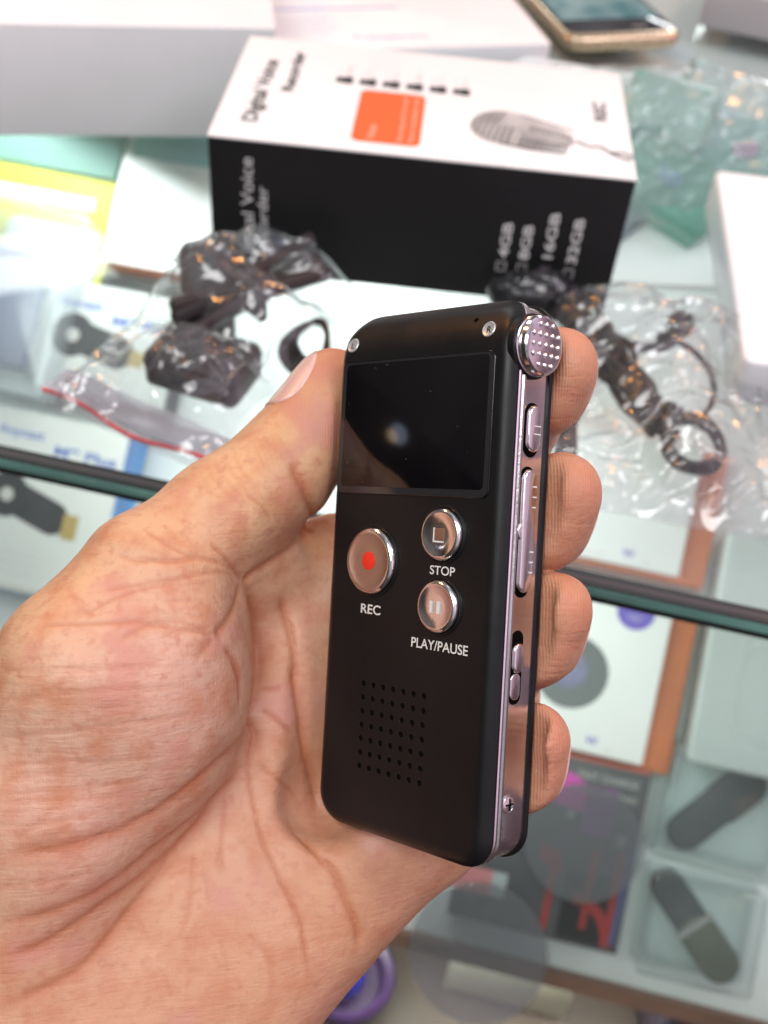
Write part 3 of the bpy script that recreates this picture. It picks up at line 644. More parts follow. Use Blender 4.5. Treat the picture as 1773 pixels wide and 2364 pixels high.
# floor of the case, below the shelf lip
t = thing('purple_bowl', 'purple ring with a bright blue ball in it on the dark case floor', 'bowl', at(80, -92, -430))
part('ring', MB().lathe([(20, 0), (26, 2), (29, 12), (27, 15), (23, 13), (20, 3), (0, 2)], 48), pmat('purple_plastic', (0.04, 0.016, 0.07), .4, var=.15, vscale=20), t)
part('ball', MB().lathe([(14 * sin(pi * i / 20), 16 - 14 * cos(pi * i / 20)) for i in range(21)], 32, Matrix.Translation((-3, -3, 0))), pmat('blue_ball', (0.010, 0.010, 0.17), .3), t)
t = thing('cream_box', 'cream coloured box on the case floor below the shelf lip', 'carton', at(150, -88, -438, -8))
part('box_body', MB().slab(rrect(-10, 62, 0, 50, 1, 3), 0, 62, .6), pmat('cream_card', (0.80, 0.77, 0.60), .45, var=.08, vscale=20), t)
part('lid_band', MB().box(-10.4, 62.4, -.6, 50.4, 60, 66), pmat('cream_lid', (0.78, 0.76, 0.60), .45), t)
t = thing('dark_case', 'dark violet case with grey writing at the bottom right corner of the case floor', 'case', at(290, -110, -438, 6))
part('case_body', MB().slab(rrect(-30, 70, 0, 60, 4, 5), 0, 70, 3, True), pmat('violet_black', (0.045, 0.035, 0.06), .4), t)
b = MB(); text(b, 'PRO', 8, (-12, 8, 70.1), (1, 0, 0), (0, 1, 0), bold=.02)
part('lettering', b, m_inkg, t)
# ------------------------------------------------------------------ the voice recorder
DEV = frame((82.740, -219.537, 82.817), (0.7140796, -0.4676087, 0.5209918), (-0.0531723, 0.7058281, 0.7063847),
            (-0.6980423, -0.5321173, 0.4791536))        # right, up, out of its front face
rec = thing('voice_recorder', 'slim black voice recorder with chrome side and three round silver buttons, gripped by the hand',
            'voice recorder', DEV)
HW, HH, CR, TH = 22.0, 50.0, 6.0, 12.4
def roll(v, w): return (max(0.0, v - 40.0) ** 2) / 100.0 * 4.6 * max(0.0, (w + TH) / TH)
def hwid(v):
    a = abs(v) - (HH - CR)
    return HW if a <= 0 else HW - CR + math.sqrt(max(0, CR * CR - a * a))
def edge_d(u, v):
    qx, qy = abs(u) - HW + CR, abs(v) - HH + CR
    return -(math.hypot(max(qx, 0), max(qy, 0)) + min(max(qx, qy), 0) - CR)
def face_w(u, v):
    d = max(0.0, edge_d(u, v)); w = -1.7 * (1 - min(1, d / 2.7)) ** 2.2
    return w - roll(v, w)
m_black = pmat('satin_black', (0.007, 0.0068, 0.0075), 0.36, spec=0.32, bump=0.03, bscale=2500, rvar=0.05, vscale=150)
m_gloss = pmat('gloss_black', (0.003, 0.003, 0.004), 0.03, spec=0.55, coat=0.4)
m_chrome = pmat('chrome', (0.82, 0.81, 0.81), 0.15, metal=1.0, rvar=0.06, vscale=90, bump=0.02, bscale=900)
m_band = pmat('satin_chrome', (0.78, 0.75, 0.77), 0.20, metal=1.0, rvar=0.07, vscale=60, bump=0.03, bscale=700)  # faint mauve paints a pink reflection into the metal
m_print = pmat('silver_print', (0.72, 0.72, 0.71), 0.4)
m_dark = pmat('hole_black', (0.002, 0.002, 0.002), 0.8, spec=0.05)
m_red = pmat('red_dot', (0.75, 0.035, 0.015), 0.35)
b = MB(); rows = []
vsamp = sorted(set([-HH * cos(pi * i / 28) for i in range(29)] + [-49.2 + i * 0.35 for i in range(20)] + [30 + i for i in range(20)] + [44 + .5 * i for i in range(12)] + [49.7]))
ss = sorted(set([round(-cos(pi * i / 40), 5) for i in range(41)] + [x * (1 - 0.012 * i) for i in range(11) for x in (-1, 1)]))
for v in vsamp:
    h = hwid(v); rows.append([(s * h, v, face_w(s * h, v)) for s in ss])
n = len(ss); V = [p for r in rows for p in r]; F = []
for i in range(len(rows) - 1):
    for j in range(n - 1): F.append((i * n + j, i * n + j + 1, (i + 1) * n + j + 1, (i + 1) * n + j))
b.add(V, F, True)
per = [r[-1] for r in rows] + [p for p in reversed(rows[-1])][1:-1] + [r[0] for r in reversed(rows)] + rows[0][1:-1]
R2 = [(u, v, -2.2 - roll(v, -2.2)) for u, v, w in per]
b.rings([per, R2], cap0=False, cap1=True, smooth=True)
part('front_shell', b, m_black, rec, sharp=60)
OUT = rrect(-HW, HW, -HH, HH, CR, 8)
def sweep(prof, dense=30):
    R = []
    for ins, w in prof:
        P = OUT(ins); Q = []
        for k in range(len(P)):                       # subdivide long sides so the top can roll
            a, c = P[k], P[(k + 1) % len(P)]; L = math.hypot(c[0] - a[0], c[1] - a[1]); q = max(1, int(L / 6))
            Q += [(a[0] + (c[0] - a[0]) * i / q, a[1] + (c[1] - a[1]) * i / q) for i in range(q)]
        R.append([(u, v, w - roll(v, w)) for u, v in Q])
    return MB().rings(R, smooth=True)
part('side_band', sweep([(0.5, -2.2), (0.12, -2.3), (-0.05, -2.6), (-0.05, -3.0), (0.25, -3.35), (0.25, -3.5), (0.0, -3.7), (0.0, -4.2),
                         (0.45, -4.55), (0.5, -4.7), (0.5, -10.9)]), m_band, rec, sharp=25)
part('rear_shell', sweep([(0.5, -10.9), (0.1, -10.95), (0.0, -11.2), (0.0, -11.7), (0.5, -12.2), (1.5, -12.4)]), m_black, rec)
# screen
sc_out = rrect(-20.2, 18.5, 14.4, 40.3, 1.6)
b = MB().slab(sc_out, -0.25, 0.22, 0.2, smooth=True)
b.v = [(u, v, w - roll(v, 0)) for u, v, w in b.v]
scr = part('screen', b, m_gloss, rec)
b = MB().rings([[(u, v, 0.235) for u, v in rrect(-20.0, 18.3, 14.6, 40.0, 1.5)(0)], [(u, v, 0.245) for u, v in rrect(-18.9, 17.3, 15.9, 39.6, 1.0)(0)]], cap0=False, cap1=False)
part('bezel', b, pmat('screen_bezel', (0.02, 0.02, 0.022), 0.12, spec=0.7), scr)
b = MB(); rd = random.Random(5)
for k in range(16):
    u, v, a, l = rd.uniform(-18, 17), rd.uniform(15, 40), rd.uniform(0, 3), rd.uniform(.06, .35)
    b.add([(u, v, .26), (u + .05, v, .26), (u + .05 + l * cos(a), v + l * sin(a), .26), (u + l * cos(a), v + l * sin(a), .26)], [(0, 1, 2, 3)])
dust = part('dust_specks', b, pmat('dust', (0.35, 0.34, 0.33), .8), scr)
dust['kind'] = 'stuff'
# round buttons
def button(u, v, r, nm):
    T = Matrix.Translation((u, v, 0))
    k = r / 6.5
    bt = part(nm, MB().lathe([(r, 0.0), (r, 0.75), (r - .35 * k, 1.15), (r - .75 * k, 1.32), (r - 1.15 * k, 1.3), (r - 1.5 * k, 1.18), (r * .4, 1.12), (0, 1.1)], 48, T), m_chrome, rec, sharp=50)
    part('bezel', MB().lathe([(r + 0.12, 0.0), (r + 0.12, 0.22), (r + .35, 0.3), (r + .6, 0.2), (r + .68, 0.0)], 48, T), m_black, bt)
    return bt
rb = button(-9.1, 1.8, 6.3, 'record_button')
part('red_dot', MB().lathe([(1.75, 1.0), (1.75, 1.16), (1.5, 1.24), (0, 1.26)], 28, Matrix.Translation((-9.1, 1.8, 0))), m_red, rb)
sb = button(8.6, 7.75, 4.7, 'stop_button')
part('stop_mark', MB().slab(rrect(7.55, 9.75, 6.65, 8.85, .2), 1.0, 1.32, .12), pmat('mark_brown', (0.20, 0.10, 0.06), 0.5), sb)
part('mark_highlight', MB().box(7.2, 7.5, 6.3, 8.9, 1.05, 1.3).box(7.5, 9.6, 6.3, 6.6, 1.05, 1.3), m_print, sb)  # bright L is a highlight on the mark, put on as print
pb = button(8.6, -5.15, 4.7, 'play_button')
part('pause_mark', MB().box(7.35, 7.95, -6.3, -4.2, 1.05, 1.34).box(9.0, 9.75, -6.35, -4.15, 1.05, 1.34), m_print, pb)
# lettering on the face
b = MB(); X, Y = (1, 0, 0), (0, 1, 0)
text(b, 'STOP', 2.25, (5.7, 0.5, 0.03), X, Y, bold=0.012, stretch=6.0)
text(b, 'REC', 2.5, (-11.8, -8.3, 0.03), X, Y, bold=0.012, stretch=5.3)
text(b, 'PLAY/PAUSE', 2.5, (2.0, -13.1, 0.03), X, Y, bold=0.012, stretch=13.6)
part('lettering', b, m_print, rec)
for (u, v, ch) in ((-18.4, 43.6, 'L'), (15.9, 44.1, 'R')):
    z = -roll(v, 0) + .02; tl = Vector((0, 1, -0.26)).normalized()
    T = Matrix.Translation((u, v, z)) @ Matrix.Rotation(math.radians(-15), 4, 'X')
    bd = part('channel_badge', MB().lathe([(1.45, -.3), (1.45, .1), (1.3, .2), (1.1, .12), (0, .12)], 28, T), pmat('badge_silver', (0.55, 0.56, 0.57), .35, metal=.5), rec)
    t = MB(); text(t, ch, 1.7, (u - .45, v - .62, z + .30), (1, 0, 0), tl, bold=0.02)
    part('letter', t, m_dark, bd)
part('pinhole', MB().lathe([(.5, -.2), (.5, .03), (0, .03)], 16, Matrix.Translation((12.0, 46.2, -roll(46.2, 0))) @ Matrix.Rotation(math.radians(-28), 4, 'X')), m_dark, rec)
b = MB(); b2 = MB()
for i in range(7):
    for j in range(7):
        u, v = -1.84 + (i - 3) * 2.62, -29.5 + (j - 3) * 2.62
        b.lathe([(.56, 0.01), (0, 0.012)], 14, Matrix.Translation((u, v, 0)))  # darkness inside each hole, put on as a flat black disc
        b2.lathe([(.56, 0.0), (.6, 0.03), (.7, 0.035), (.78, 0.0)], 14, Matrix.Translation((u, v, 0)))
sg = part('speaker_grille', b, m_dark, rec)
part('hole_rim', b2, m_black, sg)
# right-hand side controls: local x = up, y = out of the front, z = to the right
SD = Matrix(((0, 0, 1, 0), (1, 0, 0, 0), (0, 1, 0, 0), (0, 0, 0, 1)))
def sidebox(mb, outline, z0, z1, bev): return mb.slab(outline, z0, z1, bev, True, 3, SD)
m_knob = pmat('knob_chrome', (0.72, 0.69, 0.71), 0.14, metal=1.0, rvar=0.05, vscale=120)
Tk = SD @ Matrix.Translation((41.4, -5.9, 0)) @ Matrix.Diagonal((.9, .9, 1, 1))
kn = part('microphone_cap', MB().lathe([(5.9, 20.0), (5.9, 22.3), (5.6, 22.5), (5.3, 22.55), (5.3, 22.9), (5.75, 23.0), (5.9, 23.3), (5.8, 24.0), (5.5, 24.35), (5.0, 24.5), (0, 24.6)], 56, Tk), m_knob, rec, sharp=30)
b = MB()
for (i, j) in [(i, j) for i in range(-2, 3) for j in range(-2, 3) if abs(i) + abs(j) < 4]:   # dimples in rows
    b.lathe([(.5, 24.5), (.45, 24.7), (.25, 24.86), (0, 24.9)], 12, SD @ Matrix.Translation((41.4 + i * 1.75, -5.9 + j * 1.75, 0)))
part('grip_dots', b, m_chrome, kn)
part('collar', MB().lathe([(6.4, 20.6), (6.4, 21.9), (6.15, 22.1), (5.9, 22.1)], 56, Tk), m_black, kn)
def pill(v0, v1, wc, hw_, nm, h=1.0, mat=None):
    o = part(nm, sidebox(MB(), rrect(v0, v1, wc - hw_, wc + hw_, hw_, 8), 21.0, 21.5 + h, .45), mat or m_chrome, rec, sharp=60)
    part('recess', sidebox(MB(), rrect(v0 - .9, v1 + .5, wc - hw_ - .35, wc + hw_ + .35, hw_ + .3, 8), 21.0, 21.53, .0), m_dark, o)
    return o
p1 = pill(23.0, 31.2, -7.0, 1.75, 'menu_key')
p2 = pill(-1.6, 20.0, -6.6, 1.75, 'rocker_key')
part('rocker_waist', sidebox(MB(), circ(9.2, -6.0, 1.9, 24), 21.2, 22.2, .3), m_band, p2)
b = MB()
for v in (17.0, 15.2, 13.4, 5.6, 3.8, 2.0): b.box(v - .12, v + .12, -8.1, -7.2, 22.2, 22.62, SD)
for v in (26.2, 27.6): b.box(v - .1, v + .1, -8.3, -6.6, 22.2, 22.62, SD)
part('engraving', b, m_print, p2)
lk = part('lock_recess', sidebox(MB(), rrect(-21.2, -8.2, -8.0, -4.6, 1.6, 8), 21.0, 21.52, 0), m_dark, rec)
part('lock_slider', sidebox(MB(), rrect(-15.6, -10.4, -7.7, -4.9, 1.3, 8), 21.0, 22.35, .4), m_band, lk, sharp=60)
part('lock_track', sidebox(MB(), rrect(-20.4, -15.7, -7.6, -4.9, 1.2, 8), 21.0, 21.75, .2), m_band, lk)
sw = part('screw', MB().lathe([(1.75, 21.2), (1.75, 21.58), (1.5, 21.62), (1.4, 21.55), (1.35, 21.7), (.9, 21.9), (0, 21.95)], 24, SD @ Matrix.Translation((-38.6, -6.2, 0))), m_chrome, rec)
part('screw_slot', MB().box(-39.6, -37.6, -6.35, -6.05, 21.7, 22.0, SD).box(-38.75, -38.45, -7.2, -5.2, 21.7, 22.0, SD), m_dark, sw)
# ------------------------------------------------------------------ the hand (one continuous skin grown from a distance field)
# hand frame: x right, y down, z away, mm; joints are (x, y, z, radius)
HO = Vector((-20.0, 20.0, 205.0))
HX, HY, HZ = (CAM_R.col[i].copy() for i in range(3))
HAND_M = frame(CAM_P + CAM_R @ HO, HX, HY, HZ)
def J(x, y, z, r): return (((x - 829.5) * z / 2341), ((y - 1106.0) * z / 2341), z, r)   # joint measured on a 1659-wide tracing at depth z
STEP = 0.6
LO = np.array([-135., -50., 165.]); HI = np.array([50., 150., 262.])
NX, NY, NZ = (int(v) for v in np.ceil((HI - LO) / STEP))
gx = (LO[0] + STEP * np.arange(NX)).astype(np.float32); gy = (LO[1] + STEP * np.arange(NY)).astype(np.float32); gz = (LO[2] + STEP * np.arange(NZ)).astype(np.float32)
def blank(): return np.full((NX, NY, NZ), 40.0, np.float32)
def smin(a, b, k):
    h = np.maximum(k - np.abs(a - b), 0) / k
    return np.minimum(a, b) - h * h * k * 0.25
def block(lo, hi):
    i0 = np.clip(np.floor((lo - LO) / STEP).astype(int), 0, [NX, NY, NZ]); i1 = np.clip(np.ceil((hi - LO) / STEP).astype(int) + 1, 0, [NX, NY, NZ])
    sl = tuple(slice(a, c) for a, c in zip(i0, i1))
    return sl, gx[sl[0]][:, None, None], gy[sl[1]][None, :, None], gz[sl[2]][None, None, :]
def cone(D, A, B, k):
    a = np.array(A[:3]); b = np.array(B[:3]); ra, rb = A[3], B[3]; mg = max(ra, rb) + k + 5
    sl, x, y, z = block(np.minimum(a, b) - mg, np.maximum(a, b) + mg)
    if D[sl].size == 0: return
    d = b - a; L = float(d @ d)
    t = np.clip(((x - a[0]) * d[0] + (y - a[1]) * d[1] + (z - a[2]) * d[2]) / L, 0, 1)
    q = np.sqrt((x - a[0] - t * d[0]) ** 2 + (y - a[1] - t * d[1]) ** 2 + (z - a[2] - t * d[2]) ** 2) - (ra + (rb - ra) * t)
    D[sl] = smin(D[sl], q.astype(np.float32), k)
def chain(D, P, k):
    for a, b in zip(P, P[1:]): cone(D, a, b, k)
def ellip(D, c, R3, rot, k):
    c = np.array(c[:3]); mg = max(R3) + k + 4
    sl, x, y, z = block(c - mg, c + mg)
    if D[sl].size == 0: return
    Rm = np.array(Matrix.Rotation(math.radians(rot), 3, 'Z'))
    px, py, pz = x - c[0], y - c[1], z - c[2]
    ux = px * Rm[0, 0] + py * Rm[1, 0]; uy = px * Rm[0, 1] + py * Rm[1, 1]
    k0 = np.sqrt((ux / R3[0]) ** 2 + (uy / R3[1]) ** 2 + (pz / R3[2]) ** 2) + 1e-6
    k1 = np.sqrt((ux / R3[0] ** 2) ** 2 + (uy / R3[1] ** 2) ** 2 + (pz / R3[2] ** 2) ** 2) + 1e-6
    D[sl] = smin(D[sl], (k0 * (k0 - 1) / k1).astype(np.float32), k)
TH_TIP, TH_PAD = J(722, 825, 227, 7.0), J(700, 890, 226, 8.3)
thumb = [TH_TIP, TH_PAD, J(612, 1012, 221, 9.0), J(480, 1110, 213, 9.8), J(318, 1252, 204, 11.5), J(200, 1455, 198, 16.2), J(120, 1750, 201, 18), J(-60, 2250, 208, 22)]
index = [J(745, 1240, 236, 11), J(1090, 1000, 243, 9.3), J(1115, 900, 219, 8.3), J(1166, 838, 203, 8.0), J(1210, 790, 199, 6.9)]
middle = [J(840, 1400, 240, 11.3), J(1080, 1260, 246, 9.6), J(1085, 1195, 217, 8.9), J(1163, 1122, 201, 8.7), J(1214, 1062, 197, 7.2)]
ring = [J(890, 1560, 240, 11), J(1065, 1500, 244, 9.3), J(1065, 1445, 216, 8.6), J(1148, 1374, 200, 8.3), J(1198, 1318, 196, 6.9)]
pinky = [J(915, 1765, 230, 12), J(1040, 1745, 240, 8.6), J(1050, 1700, 214, 7.8), J(1118, 1652, 198, 7.5), J(1154, 1592, 195, 6.3)]
Dh = blank()
for a, c in (((330, 2050, 214, 14), index[0]), ((400, 2120, 214, 14), middle[0]), ((330, 2250, 212, 14), ring[0]), ((330, 2330, 212, 13), pinky[0])):
    cone(Dh, J(*a), c, 10)
cone(Dh, J(370, 2300, 211, 15), J(850, 1742, 226, 12.5), 10)
cone(Dh, J(868, 1748, 226, 12), pinky[0], 8)
ellip(Dh, J(250, 2080, 214, 0), (35, 34, 19), 20, 12)
ellip(Dh, J(560, 1760, 226, 0), (26, 33, 14), 0, 10)
cone(Dh, J(80, 2250, 214, 26), J(250, 2500, 213, 24), 16)
cone(Dh, J(80, 2250, 214, 26), J(-350, 2800, 218, 26), 16)
cone(Dh, J(250, 2500, 213, 24), J(0, 3050, 218, 26), 16)
# soft web of skin between thumb and palm
cone(Dh, J(470, 1270, 217, 8), J(720, 1190, 239, 8), 5)
cone(Dh, J(500, 1340, 226, 9), J(740, 1340, 242, 9), 6)
Dt = blank(); chain(Dt, thumb, 7)
cone(Dt, J(655, 960, 225, 8.2), J(560, 1060, 219, 8.8), 6)
Dh = smin(Dh, Dt, 7.0)
ellip(Dh, J(338, 1500, 206, 0), (17.5, 27, 20.5), 8, 6)
for fg in (index, middle, ring, pinky):
    Df = blank(); chain(Df, fg, 5)
    tip = np.array(fg[-1]); dp = np.array(fg[-2]); 
    Dh = smin(Dh, Df, 0.7)
    del Df
# keep the skin out of the recorder: it flattens where it presses against it
dvR = np.array([[0.70603, 0.05497, -0.70605], [0.03844, -0.99849, -0.03930], [-0.70714, 0.00060, -0.70708]]); dvo = np.array([4.19, 11.444, 200.115])
sl, x, y, z = block(np.array([-25., -50., 170.]), np.array([50., 75., 240.]))
x, y, z = x - dvo[0], y - dvo[1], z - dvo[2]
du = x * dvR[0, 0] + y * dvR[1, 0] + z * dvR[2, 0]; dv_ = x * dvR[0, 1] + y * dvR[1, 1] + z * dvR[2, 1]; dw = x * dvR[0, 2] + y * dvR[1, 2] + z * dvR[2, 2]
qx, qy, qz = np.abs(du - 1.6) - 22.1, np.abs(dv_) - 48.5, np.abs(dw + 6.2) - 4.7
dd = np.sqrt(np.maximum(qx, 0) ** 2 + np.maximum(qy, 0) ** 2 + np.maximum(qz, 0) ** 2) + np.minimum(np.maximum(qx, np.maximum(qy, qz)), 0) - 1.5
Dh[sl] = -smin(-Dh[sl], (dd - 0.15).astype(np.float32), 1.6)
# the palm gives way round the recorder's lower left edge
for (u0, v0, u1, v1) in ((-19., -46., -19., 2.), (-19., -46., 19., -47.)):
    ex, ey = u1 - u0, v1 - v0
    tt = np.clip(((du - u0) * ex + (dv_ - v0) * ey) / (ex * ex + ey * ey), 0, 1)
    dd = np.sqrt((du - u0 - tt * ex) ** 2 + (dv_ - v0 - tt * ey) ** 2 + (dw - 1.0) ** 2) - 6.2
    Dh[sl] = -smin(-Dh[sl], dd.astype(np.float32), 5.0)

def surface_nets(D):
    S = D < 0
    c = np.zeros(tuple(n - 1 for n in D.shape), np.int8)
    for i in (0, 1):
        for j in (0, 1):
            for k in (0, 1): c += S[i:D.shape[0] - 1 + i, j:D.shape[1] - 1 + j, k:D.shape[2] - 1 + k]
    act = np.argwhere((c > 0) & (c < 8)); idx = -np.ones(c.shape, np.int32); idx[tuple(act.T)] = np.arange(len(act))
    acc = np.zeros((len(act), 3)); cnt = np.zeros(len(act))
    cor = [(i, j, k) for i in (0, 1) for j in (0, 1) for k in (0, 1)]
    for a in cor:
        for ax in range(3):
            if a[ax]: continue
            b = list(a); b[ax] = 1
            pa = act + a; pb = act + b
            va = D[tuple(pa.T)]; vb = D[tuple(pb.T)]; m = (va < 0) != (vb < 0)
            t = va[m] / (va[m] - vb[m]); p = np.array(a, float)[None].repeat(m.sum(), 0); p[:, ax] += t
            acc[m] += p; cnt[m] += 1
    V = act + acc / cnt[:, None]
    F = []
    for ax in range(3):
        u, w = (ax + 1) % 3, (ax + 2) % 3
        s0 = [slice(None)] * 3; s1 = [slice(None)] * 3; s0[ax] = slice(0, -1); s1[ax] = slice(1, None)
        e = np.argwhere(S[tuple(s0)] != S[tuple(s1)])
        e = e[(e[:, u] > 0) & (e[:, w] > 0) & (e[:, u] < D.shape[u] - 1) & (e[:, w] < D.shape[w] - 1)]
        ins = S[tuple(e.T)]
        o = []
        for du_, dw_ in ((1, 1), (0, 1), (0, 0), (1, 0)):
            q = e.copy(); q[:, u] -= du_; q[:, w] -= dw_; o.append(idx[tuple(q.T)])
        o = np.stack(o, 1); o[~ins] = o[~ins][:, ::-1]; F.append(o)
    return V, np.concatenate(F)
HV, HF = surface_nets(Dh)
HV = LO + HV * STEP
# drop stray islands
del Dh, Dt
def smooth_mesh(V, F, it, lam=0.5):
    E_ = np.concatenate([F[:, [0, 1]], F[:, [1, 2]], F[:, [2, 3]], F[:, [3, 0]]]); E_ = np.concatenate([E_, E_[:, ::-1]])
    deg = np.bincount(E_[:, 0], minlength=len(V)).astype(float)
    for _ in range(it):
        for l in (lam, -lam * 0.95):
            S_ = np.stack([np.bincount(E_[:, 0], V[E_[:, 1], k], len(V)) for k in range(3)], 1) / deg[:, None]
            V = V + l * (S_ - V)
    return V
HV = smooth_mesh(HV, HF, 6)
def vnormals(V, F):
    n = np.cross(V[F[:, 2]] - V[F[:, 0]], V[F[:, 3]] - V[F[:, 1]]); o = np.zeros_like(V)
    for k in range(4):
        for a in range(3): o[:, a] += np.bincount(F[:, k], n[:, a], len(V))
    return o / (np.linalg.norm(o, axis=1)[:, None] + 1e-9)
